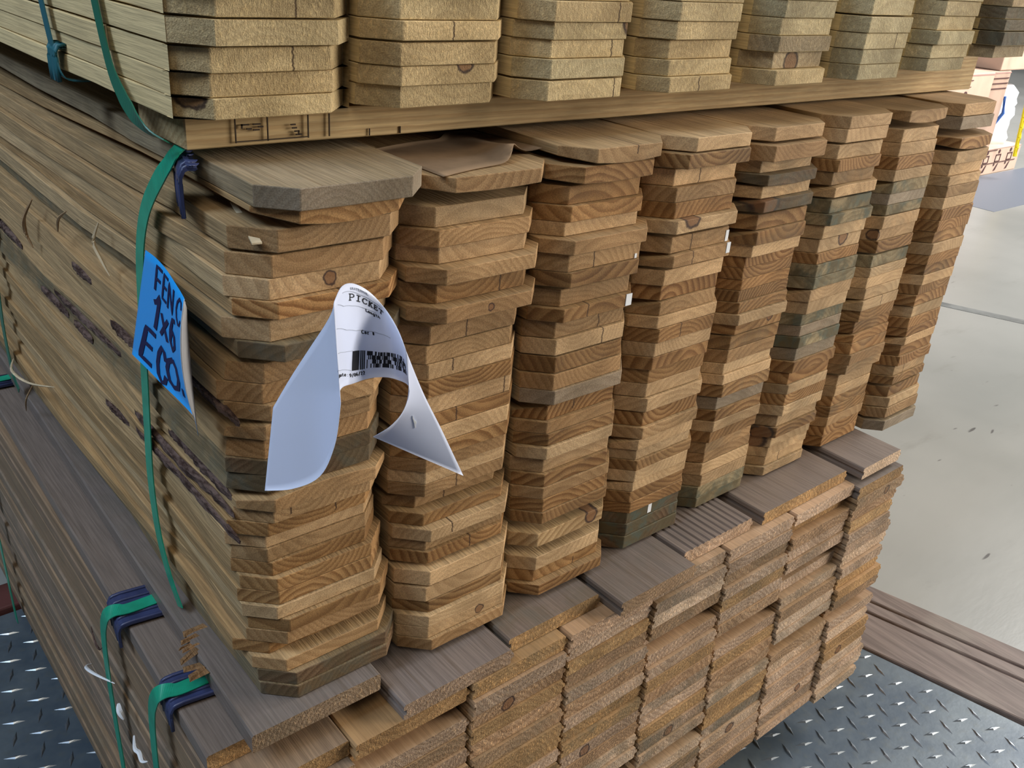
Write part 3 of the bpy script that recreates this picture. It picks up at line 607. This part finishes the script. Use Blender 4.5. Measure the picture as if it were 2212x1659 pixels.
# stroke lettering, unit square with y up
G = {'P': [[(0,0),(.45,0)],[(.2,0),(.2,1)],[(0,1),(.65,1),(.9,.85),(.9,.6),(.65,.45),(.2,.45)]], 'I': [[(.15,0),(.85,0)],[(.15,1),(.85,1)],[(.5,0),(.5,1)]],
 'C': [[(.9,.22),(.7,.03),(.35,0),(.1,.25),(.05,.6),(.25,.92),(.6,1),(.85,.82),(.88,1)]], 'K': [[(0,0),(.4,0)],[(0,1),(.4,1)],[(.2,0),(.2,1)],[(.2,.4),(.8,1)],[(.6,1),(.95,1)],[(.4,.6),(.82,0)],[(.65,0),(1,0)]],
 'E': [[(0,0),(.85,0),(.85,.25)],[(.2,0),(.2,1)],[(0,1),(.8,1),(.8,.78)],[(.2,.52),(.6,.52)],[(.6,.4),(.6,.64)]], 'T': [[(.3,0),(.7,0)],[(.5,0),(.5,1)],[(.05,.75),(.05,1),(.95,1),(.95,.75)]],
 'L': [[(.1,1),(.1,0),(.8,0),(.8,.25)]], 'e': [[(.1,.35),(.85,.35),(.8,.6),(.45,.7),(.1,.5),(.1,.2),(.4,0),(.85,.1)]], 'n': [[(.15,0),(.15,.7)],[(.15,.5),(.5,.7),(.8,.55),(.8,0)]], 'g': [[(.8,.7),(.8,-.15),(.5,-.28),(.15,-.2)],[(.8,.5),(.45,.7),(.12,.45),(.2,.1),(.5,0),(.8,.2)]],
 't': [[(.4,.95),(.4,.1),(.65,0),(.85,.1)],[(.1,.65),(.8,.65)]], 'h': [[(.15,1),(.15,0)],[(.15,.5),(.5,.7),(.8,.55),(.8,0)]], 'a': [[(.15,.62),(.5,.7),(.78,.55),(.78,0)],[(.78,.4),(.3,.4),(.12,.18),(.4,0),(.78,.15)]], 'r': [[(.25,.7),(.25,0)],[(.25,.45),(.6,.7),(.85,.6)],[(.05,0),(.5,0)]],
 '#': [[(.3,0),(.42,1)],[(.6,0),(.72,1)],[(.1,.35),(.9,.35)],[(.15,.68),(.95,.68)]], 'D': [[(.1,0),(.1,1),(.5,1),(.85,.7),(.85,.3),(.5,0),(.1,0)]], ':': [[(.45,.1),(.55,.1)],[(.45,.6),(.55,.6)]], '/': [[(.1,-.1),(.9,1.1)]],
 '0': [[(.5,0),(.15,.25),(.15,.75),(.5,1),(.85,.75),(.85,.25),(.5,0)]], '6': [[(.8,.9),(.5,1),(.18,.65),(.15,.25),(.5,0),(.85,.25),(.75,.52),(.45,.58),(.17,.38)]], '9': [[(.2,.1),(.5,0),(.82,.35),(.85,.75),(.5,1),(.15,.75),(.25,.48),(.55,.42),(.83,.6)]], '2': [[(.15,.75),(.4,1),(.8,.85),(.75,.55),(.15,0),(.88,0)]],
 'G': [[(.9,.8),(.55,1),(.15,.75),(.15,.25),(.5,0),(.88,.2),(.88,.45),(.55,.45)]], 'R': [[(.15,0),(.15,1),(.6,1),(.85,.75),(.6,.5),(.15,.5)],[(.5,.5),(.9,0)]], 'A': [[(.05,0),(.5,1),(.95,0)],[(.25,.38),(.75,.38)]], 'M': [[(.05,0),(.1,1),(.5,.4),(.9,1),(.95,0)]], 'W': [[(.05,1),(.28,0),(.5,.7),(.72,0),(.95,1)]]}
def strokes_mesh(B, E, polys, wid, lift, asp, m=0):
    """polys: polylines in (u, v); wid in v units; asp = length of one u unit over one v unit"""
    for pl in polys:
        P = []
        for a, b in zip(pl, pl[1:]):
            k = max(1, int(max(abs(b[0]-a[0])*asp, abs(b[1]-a[1]))/.03))
            P += [(a[0]+(b[0]-a[0])*j/k, a[1]+(b[1]-a[1])*j/k) for j in range(k)]
        P.append(pl[-1]); vs = []
        for i, (u, v) in enumerate(P):
            a, b = P[max(i-1, 0)], P[min(i+1, len(P)-1)]; du, dv = (b[0]-a[0])*asp, b[1]-a[1]; l = math.hypot(du, dv) or 1
            nu, nv = -dv/l*wid/2/asp, du/l*wid/2
            for sg in (-1, 1):
                uu, vv = min(max(u+sg*nu, 0), 1), min(max(v+sg*nv, 0), 1)
                q = surf(E, uu, vv); n = snormal(E, uu, vv, FACE); vs += [q+n*lift*.3, q+n*lift]
        fs = []
        for i in range(len(P)-1):
            a = i*4; fs += [(a+1, a+5, a+7, a+3), (a, a+1, a+5, a+4), (a+2, a+6, a+7, a+3)]
        fs += [(0, 1, 3, 2), tuple(len(vs)-4+q for q in (0, 2, 3, 1))]
        B.add(vs, fs, m)
def text_line(txt, base, hv, fill=.78, slant=0.):
    """glyph polylines along a baseline polyline in (u, v)"""
    out = []; n = len(txt); seg = len(base)-1
    def at(s):
        s = min(max(s, 0), 1)*seg; i = min(int(s), seg-1); f = s-i; a, b = base[i], base[i+1]; return a[0]+(b[0]-a[0])*f, a[1]+(b[1]-a[1])*f
    for k, ch in enumerate(txt):
        for pl in G.get(ch, []):
            out.append([(at((k+(1-fill)/2+px*fill)/n)[0]+slant*py, at((k+(1-fill)/2+px*fill)/n)[1]-hv*py) for px, py in pl])
    return out
ASP_W = 2.0
root = bpy.data.objects.new('paper_tag', None); COL.objects.link(root)
sheet('paper_sheet', WHITE_SHEET, 84, 14, [M_paper], parent=root)
L = .00025
def white_line(txt, base, hv, fill, wid, slant=0.):
    B = MB(); strokes_mesh(B, WHITE_SHEET, text_line(txt, base, hv, fill, slant), wid, L, ASP_W); B.build('printed_line', M_black, root)
white_line('PICKET', [(.452,.160), (.496,.172), (.532,.178), (.561,.178), (.590,.168), (.622,.148)], .060, .82, .0095, .006)
white_line('Length', [(.532,.262), (.561,.268), (.600,.250)], .032, .8, .006)
white_line('Car #', [(.494,.512), (.525,.514), (.553,.510)], .036, .8, .007)
white_line('Date:9/06/22', [(.345,.845), (.421,.928), (.481,.943)], .035, .8, .006)
B = MB()
strokes_mesh(B, WHITE_SHEET, text_line('GRATERMAL', [(.472,.062), (.518,.063), (.560,.055)], .022, .75), .0045, L, ASP_W)
for pl in ([(.421,.060), (.470,.078), (.52,.098), (.575,.090), (.62,.06)], [(.379,.10), (.42,.19), (.47,.222), (.532,.232), (.58,.215)], [(.354,.31), (.42,.43), (.47,.475), (.52,.48), (.579,.46), (.64,.40)], [(.352,.58), (.395,.635), (.440,.665)], [(.30,.665), (.36,.79), (.421,.856)]):
    strokes_mesh(B, WHITE_SHEET, [pl], .0045, L*.8, ASP_W)
B.build('ruled_lines', M_greyrule, root)
# stacked bar code strip: left and right ends slope with the sheet
B = MB(); rb = random.Random(4)
def bar(u0, u1, r0, r1):
    # r: 0 top .. 1 bottom within the strip; strip top/bottom follow the printed edges
    def tb(u):
        top = .668 + (.70-.668)*min(1, max(0, (u-.44)/.07)) if u < .511 else .70-.30*max(0, (u-.56)/.215)**1.25 if u > .56 else .70
        bot = .855 + (.885-.855)*min(1, max(0, (u-.425)/.06)) if u < .49 else .885-.10*max(0, (u-.55)/.19)**1.4 if u > .55 else .885
        return top, bot
    k = max(2, int((u1-u0)/.004)); vs = []
    for q in range(k+1):
        u = u0+(u1-u0)*q/k; t, b = tb(u)
        for r in (r0, r1):
            uu = u - .016*r; v = t+(b-t)*r; p = surf(WHITE_SHEET, uu, v); n = snormal(WHITE_SHEET, uu, v, FACE); vs += [p+n*L*.3, p+n*L]
    fs = []
    for q in range(k): a = q*4; fs += [(a+1, a+5, a+7, a+3), (a, a+1, a+5, a+4), (a+2, a+6, a+7, a+3)]
    B.add(vs, fs+[(0,1,3,2), tuple(len(vs)-4+q for q in (0,2,3,1))])
bar(.440, .4715, 0, 1)
for u in (.4765, .4845, .4925): bar(u, u+.0045, 0, 1)
u = .506
while u < .742:
    wd = rb.choice((.003, .004, .006)); 
    for r in range(4):
        if rb.random() < .60: bar(u, u+wd, r/4, (r+1)/4)
    u += wd
B.build('bar_code', M_black, root)
B = MB()
strokes_mesh(B, WHITE_SHEET, [[(.893,.58), (.905,.55), (.925,.53)], [(.905,.56), (.912,.50)]], .016, .0006, 2.)
B.build('adhesive_patch', M_white, root)['label'] = 'glossy clear adhesive patch'
tag(root, 'white curling paper tag printed PICKET hanging off the middle bundle ends', 'tag')

root = bpy.data.objects.new('paper_tag', None); COL.objects.link(root)
FACE = Vector((-1, -.45, .2))
BLUE_SHEET = BLUE_SHEET + [[tuple(-k*.00036*q for q in (.767, -.638, .073)) for k in (0, 0, 2, 6, 14, 13, 8, 2)]]
sheet('paper_sheet', BLUE_SHEET, 42, 12, [M_bluepaper, M_greypaper], mid=lambda u: 1 if u > .585 else 0, parent=root)
GB = {'F': [[(0,0),(0,1),(1,1)],[(0,.5),(.8,.5)]], 'E': [[(1,0),(0,0),(0,1),(1,1)],[(0,.52),(.85,.52)]], 'N': [[(0,0),(0,1),(1,0),(1,1)]], 'C': [[(1,.72),(.8,.95),(.45,1),(.12,.75),(0,.45),(.12,.15),(.5,0),(.85,.08),(1,.28)]],
      'O': [[(.5,1),(.12,.78),(0,.45),(.15,.1),(.5,0),(.85,.15),(1,.5),(.85,.85),(.5,1)]], '1': [[(-.1,.72),(.25,.80),(.5,1),(.5,0)]], 'X': [[(0,1),(1,0)],[(1,1),(0,0)]], '6': [[(.9,.95),(.4,.9),(.05,.5),(.05,.2),(.45,0),(.9,.2),(.8,.5),(.4,.56),(.07,.35)]]}
def put(ch, u0, u1, v0, v1, wid, B, du=0.):
    strokes_mesh(B, BLUE_SHEET, [[(u0+(u1-u0)*x-du*(1-y), v1+(v0-v1)*y) for x, y in pl] for pl in GB[ch]], wid, .0005, 1.1)
B = MB()
put('F', .182, .258, .05, .25, .026, B, .008); put('E', .284, .335, .05, .25, .022, B, .012); put('N', .350, .412, .06, .27, .018, B, .006); put('C', .470, .575, .05, .26, .022, B)
B.build('printed_line', M_blueink, root); B = MB()
put('1', .195, .290, .27, .57, .040, B, .04); put('X', .270, .350, .38, .56, .030, B); put('6', .385, .460, .28, .57, .034, B)
B.build('printed_line', M_blueink, root); B = MB()
put('E', .112, .215, .63, .93, .038, B, .03); put('C', .245, .330, .67, .98, .036, B); put('O', .345, .480, .66, .91, .038, B); strokes_mesh(B, BLUE_SHEET, [[(.525,.82), (.530,.88)]], .03, .0005, 1.1)
B.build('printed_line', M_blueink, root)
tag(root, 'bright blue paper tag lettered FENC 1X6 ECO wrapped on the green strap', 'tag')

# ------------------------------------------------------------------ loose bits
def splinter(pts, r, label, mat, taper=None, cat='splinter', name='wood_splinter', n=5):
    P = smoothpts(pts, 5); B = MB(); k = len(P)
    B.tube(P, r, n, taper=[max(.25, math.sin(math.pi*(.12+.8*i/(k-1)))) for i in range(k)]); o = B.build(name, mat, smooth=False); tag(o, label, cat); return o
M_sliver = plain('pale_sliver', (.62, .50, .33), .8, .2, noise=.15, scale=60)
M_sliverbrown = plain('brown_sliver', (.34, .22, .12), .85, .2, noise=.15, scale=60)
splinter([(-.016,.479,.350), (-.022,.50,.325), (-.020,.512,.305), (-.016,.508,.288)], .0022, 'hanging brown wood splinter on the middle bundle side, farther one', M_sliverbrown)
splinter([(-.016,.258,.384), (-.021,.262,.366), (-.018,.255,.350), (-.015,.247,.338)], .0018, 'pale hanging wood splinter on the middle bundle side, left of the strap'.replace('left of', 'behind'), M_sliver)
splinter([(-.016,.395,.338), (-.020,.37,.358), (-.018,.345,.372)], .0014, 'thin curled bark splinter on the middle bundle side beside bark patches', M_sliverbrown)
splinter([(-.017,.715,.072), (-.035,.64,.088), (-.030,.58,.095), (-.018,.505,.118)], .0018, 'long pale splinter sticking out low on the middle bundle side over the teal strap', M_sliver)
splinter([(-.018,.606,.083), (-.028,.62,.055), (-.026,.645,.025)], .0012, 'short dark splinter hanging low on the middle bundle side', M_sliverbrown)
splinter([(-.0185,.17,.556), (-.0195,.168,.540), (-.0205,.162,.524)], .0012, 'pale upright splinter on the side of the top bundle between straps', M_sliver)
splinter([(-.065,.30,-.075), (-.067,.285,-.083), (-.067,.272,-.085), (-.066,.262,-.076)], .0013, 'dark bent splinter on the bottom bundle side', M_bark)
splinter([(-.064,.330,-.152), (-.078,.295,-.122), (-.078,.262,-.106), (-.066,.232,-.103)], .0018, 'white plastic string end looping off the bottom bundle side', M_white, cat='string', name='white_string')
splinter([(-.0685,.218,-.118), (-.070,.212,-.124), (-.0685,.207,-.132)], .0032, 'white plastic scrap caught on the green strap of the bottom bundle', M_white, cat='scrap', name='plastic_scrap')
splinter([(-.066,.186,-.138), (-.069,.178,-.148), (-.068,.168,-.146), (-.069,.158,-.148), (-.066,.150,-.143)], .0024, 'white twisted plastic scrap on the bottom bundle side between straps', M_white, cat='scrap', name='plastic_scrap')
def sliver_flat(a, b, w0, w1, label):
    B = MB(); a, b = Vector(a), Vector(b); d = (b-a).normalized(); s = d.cross(Vector((0,0,1))).normalized(); vs = []
    for p, wdt in ((a, w0), ((a+b)/2+Vector((0,0,.001)), (w0+w1)/2), (b, w1)):
        for zz in (0, .0012): vs += [p-s*wdt/2+Vector((0,0,zz)), p+s*wdt/2+Vector((0,0,zz))]
    fs = []
    for k in range(2):
        i = k*4; fs += [(i,i+1,i+5,i+4), (i+2,i+6,i+7,i+3), (i,i+4,i+6,i+2), (i+1,i+3,i+7,i+5)]
    fs += [(0,2,3,1), (8,9,11,10)]; B.add(vs, fs); o = B.build('wood_splinter', M_sliver); tag(o, label, 'splinter'); return o
zz = MID[0][1][1][2]
sliver_flat((.024, .066, zz-.0005), (.0115, .001, zz-.0115), .003, .007, 'flat pale sliver on top of the corner column of the middle bundle')
# brown paper sheet on top of the second column
vs = []; fs = []; fm = []; nu, nv = 26, 8
zt = MID[1][0]
for s in (0, 1):
    for a in range(nu+1):
        for b in range(nv+1):
            u, v = a/nu, b/nv; x = .1640+.1335*u
            y = .004 + .012*math.sin(u*3.0) - .006*(1-u) + (.030*sstep(.55, .85, u)) + v*.10
            lift = .011*math.exp(-((u-.72)/.12)**2)*(1-v)**2 + .004*(u > .88)*(u-.88)*8*(1-v)
            vs.append((x, y, zt+.0012+lift-.0006*s))
def V(s, a, b): return s*(nu+1)*(nv+1)+a*(nv+1)+b
for a in range(nu):
    for b in range(nv): fs += [(V(0,a,b), V(0,a+1,b), V(0,a+1,b+1), V(0,a,b+1)), (V(1,a,b), V(1,a,b+1), V(1,a+1,b+1), V(1,a+1,b))]
    for b in (0, nv): fs.append((V(0,a,b), V(1,a,b), V(1,a+1,b), V(0,a+1,b)))
for b in range(nv):
    for a in (0, nu): fs.append((V(0,a,b), V(0,a,b+1), V(1,a,b+1), V(1,a,b)))
o = mesh('paper_sheet', vs, fs, M_kraft, smooth=True); tag(o, 'brown paper sheet with a lifted edge on the second column of the middle bundle', 'paper')

# ------------------------------------------------------------------ floor
FZ = -.5
def ex(y): return 1.166 - .215*(y+.1)            # edge of the steel plate
YB = .932
# steel plate with raised lugs
B = MB(); ylo = -1.6
B.add([(-1.6, ylo, FZ), (ex(ylo), ylo, FZ), (ex(YB), YB, FZ), (-1.6, YB, FZ), (-1.6, ylo, FZ-.012), (ex(ylo), ylo, FZ-.012), (ex(YB), YB, FZ-.012), (-1.6, YB, FZ-.012)], [(0,1,2,3), (7,6,5,4), (0,4,5,1), (1,5,6,2), (2,6,7,3), (3,7,4,0)])
ang = -.21; ca, sa = math.cos(ang), math.sin(ang); sp = .036
for i in range(-60, 60):
    for j in range(-40, 40):
        u, v = i*sp, j*sp; x, y = u*ca-v*sa+.2, u*sa+v*ca-.1
        if not (-.75 < x < ex(y)-.02 and -.75 < y < YB-.02): continue
        if -.01 < x < .92 and .02 < y < YB: continue
        a = ang + (math.pi/4 if (i+j) % 2 else -math.pi/4) + .6
        c, s = math.cos(a), math.sin(a); l, wdt, h = .0165, .0036, .0020
        pts = [(-l, 0, 0), (0, -wdt, 0), (l, 0, 0), (0, wdt, 0), (-l*.45, 0, h), (0, -wdt*.35, h), (l*.45, 0, h), (0, wdt*.35, h)]
        B.add([(x+px*c-py*s, y+px*s+py*c, FZ+pz) for px, py, pz in pts], [(0,1,5,4), (1,2,6,5), (2,3,7,6), (3,0,4,7), (4,5,6,7)], 1)
struct(B.build('floor', [M_plate, M_lug]))
def strip(name, off0, off1, z0, z1, y0, y1, mat, kind=True):
    B = MB(); vs = []
    for y in (y0, y1):
        for o_, z in ((off0, z0), (off1, z0), (off1, z1), (off0, z1)): vs.append((ex(y)+o_ - (.03*(y+.1) if off1 > .1 else 0), y, z))
    B.add(vs, [(0,1,2,3), (7,6,5,4), (0,4,5,1), (1,5,6,2), (2,6,7,3), (3,7,4,0)]); o = B.build(name, mat); bevel(o, .004, 2); return struct(o) if kind else o
strip('trim_1', .004, .112, FZ-.02, FZ+.004, -1.6, YB+.2, M_beam)
strip('trim_2', .1155, .150, FZ-.02, FZ+.0045, -1.6, YB+.2, M_beam)
strip('trim_3', .1535, .205, FZ-.02, FZ+.005, -1.6, YB+.2, M_beam)
B = MB(); B.box((-1.6, YB+.004, FZ-.02), (ex(YB)-.004, YB+.075, FZ+.012)); o = B.build('trim_4', M_redbeam); bevel(o, .004, 2); struct(o)
B = MB(); B.add([(-1.6, YB+.0755, FZ-.02), (ex(YB), YB+.0755, FZ-.02), (ex(YB), YB+.0755, FZ), (-1.6, YB+.0755, FZ)], [(0,1,2,3)])
def pout(y): return ex(y)+.207-.03*(y+.1)
vs = [(pout(-1.6), -1.6, FZ), (14, -1.6, FZ), (14, YB+.08, FZ), (pout(YB+.08), YB+.08, FZ), (14, 7.2, FZ), (-3.5, 7.2, FZ), (-3.5, YB+.08, FZ)]
mesh_floor = mesh('floor_concrete', [(a, b, c) for a, b, c in vs] + [(a, b, FZ-.1) for a, b, c in vs], [(0,1,2,3), (6,3,2,4,5), (10,9,8,7), (12,11,9,10,13), (0,3,10,7), (3,6,13,10)], M_conc); struct(mesh_floor)
# saw-cut joint in the concrete and a dark strip on it
B = MB()
def seam(p, q, wd):
    p, q = Vector(p), Vector(q); d = (q-p).normalized(); s = Vector((-d.y, d.x, 0))*wd/2
    B.add([p-s, q-s, q+s, p+s, p-s+Vector((0,0,.0012)), q-s+Vector((0,0,.0012)), q+s+Vector((0,0,.0012)), p+s+Vector((0,0,.0012))], [(4,5,6,7), (0,1,5,4), (1,2,6,5), (2,3,7,6), (3,0,4,7)])
seam((2.57, 2.35, FZ), (3.78, -.7, FZ), .05)
struct(B.build('trim_5', M_gap))
B = MB(); seam((4.9, 1.68, FZ), (9, 1.62, FZ), .5); struct(B.build('trim_6', plain('dark_floor_strip', (.16, .18, .22), .5, .4)))  # dark blue-grey strip on the floor before the cartons
B = MB(); B.box((4, 6.2, FZ), (14, 6.35, 3.2)); struct(B.build('wall_back', M_wall))

# ------------------------------------------------------------------ far cartons, chain and wrapped goods
CY = 1.92
def carton(x0, x1, z0, z1, d, mat, label, prints, dy=0.):
    root = bpy.data.objects.new('carton', None); COL.objects.link(root); root.location = (x0, CY+dy, z0)
    B = MB(); B.box((0, 0, 0), (x1-x0, d, z1-z0)); b = B.build('box_body', mat, root); bevel(b, .006, 2)
    B = MB(); B.box((.0, -.0012, (z1-z0)*.97), (x1-x0, -.0004, (z1-z0)*.985)); B.build('flap_edge', M_printpale, root)
    if prints:
        B = MB(); prints(B); B.build('printed_marks', M_print, root)
    tag(root, label, 'carton', 'cartons on the far floor'); return root
def pictos(B):
    for k in range(3):
        for r in range(2):
            x, z = 1.07+.165*k, .112-.072*r
            if r == 0:
                B.box((x-.035, -.003, z-.035), (x-.029, -.001, z+.01)); B.box((x+.029, -.003, z-.035), (x+.035, -.001, z+.01)); B.box((x-.035, -.003, z+.006), (x+.035, -.001, z+.012)); B.box((x-.035, -.003, z-.035), (x+.035, -.001, z-.03)); B.tube([(x, -.003, z+.03), (x, -.001, z+.03)], .013, 10)
            else:
                B.tube([(x-.03, -.003, z+.02), (x-.03, -.001, z+.02)], .009, 8); B.add([(x-.02, -.003, z-.02), (x+.005, -.003, z-.02), (x+.03, -.003, z+.025), (x+.018, -.003, z+.025)], [(0,1,2,3)])
    B.box((.95, -.003, .070), (1.5, -.001, .074)); B.box((1.02, -.003, .152), (1.2, -.001, .156))
def marks(B):
    B.tube([(.66, -.003, .35), (.66, -.001, .35)], .024, 10); B.box((.64, -.003, .430), (.72, -.001, .434)); B.box((.64, -.003, .225), (.675, -.001, .255)); B.box((.61, -.003, .395), (.71, -.001, .398))
def ribs(B):
    for k in range(3): B.box((.01, -.003, .36+.03*k), (.31, -.001, .366+.03*k))
carton(4.72, 6.27, FZ, -.335, .7, M_carton, 'long cardboard carton on the far floor with handling symbols along its base', pictos)
carton(4.55, 5.53, -.3345, .135, .7, M_carton, 'tall pale cardboard carton with a black oval mark on the far pile', marks, -.02)
carton(5.535, 5.86, -.3345, .130, .6, M_carton2, 'ribbed shade-darkened cardboard carton beside the pale one on the far pile', ribs, .03)
carton(5.70, 6.4, .132, .40, .6, M_carton, 'cardboard carton lying topmost on the far pile', None, .03)
# yellow plastic chain hanging in front of the cartons
root = bpy.data.objects.new('barrier_chain', None); COL.objects.link(root); root.location = (5.72, CY-.14, .30)
prev = None
for k in range(11):
    p = Vector((.012*k, 0, -.06*k)); q = p+Vector((.008, 0, -.048)); B = MB()
    B.tube([p+Vector((-.012, 0, 0)), q+Vector((-.012, 0, 0)), q+Vector((.012, 0, -.004)), p+Vector((.012, 0, 0)), p+Vector((-.012, 0, .003))], .009, 6); B.build('link', M_yellow, root)
tag(root, 'yellow barrier chain hanging in front of the far cartons', 'chain')
# white wrapped goods on the cartons' far side
root = bpy.data.objects.new('wrapped_goods', None); COL.objects.link(root); root.location = (5.90, CY+.02, -.3345)
vs = []; fs = []; rr = random.Random(3); nz, na = 10, 16
for k in range(nz+1):
    for a in range(na):
        t = 2*math.pi*a/na; r = .15*(1+.12*rr.uniform(-1, 1))*(1-.25*(k == nz)); vs.append((.20+r*math.cos(t)*(1.05), .19+r*math.sin(t), .36*k/nz))
for k in range(nz):
    for a in range(na): fs.append((k*na+a, k*na+(a+1) % na, (k+1)*na+(a+1) % na, (k+1)*na+a))
fs += [tuple(reversed(range(na))), tuple(nz*na+a for a in range(na))]
mesh('wrapped_body', vs, fs, M_wrap, parent=root, smooth=True)
B = MB(); B.tube([(.075, .055, .30), (.085, .04, .20), (.05, .075, .10)], .010, 6); B.build('blue_stripe', M_bluestripe, root)
tag(root, 'white plastic wrapped goods standing behind the yellow chain', 'goods')
# rack upright far behind
B = MB(); B.box((5.95, 3.2, FZ), (6.03, 3.28, 1.6)); o = B.build('rack_upright', M_redstripe); tag(o, 'red steel rack upright far behind the cartons', 'rack post')
B = MB(); B.box((5.55, 3.2, FZ), (5.63, 3.28, 1.6)); o = B.build('rack_upright', M_bluestripe); tag(o, 'blue steel rack upright far behind the cartons', 'rack post')
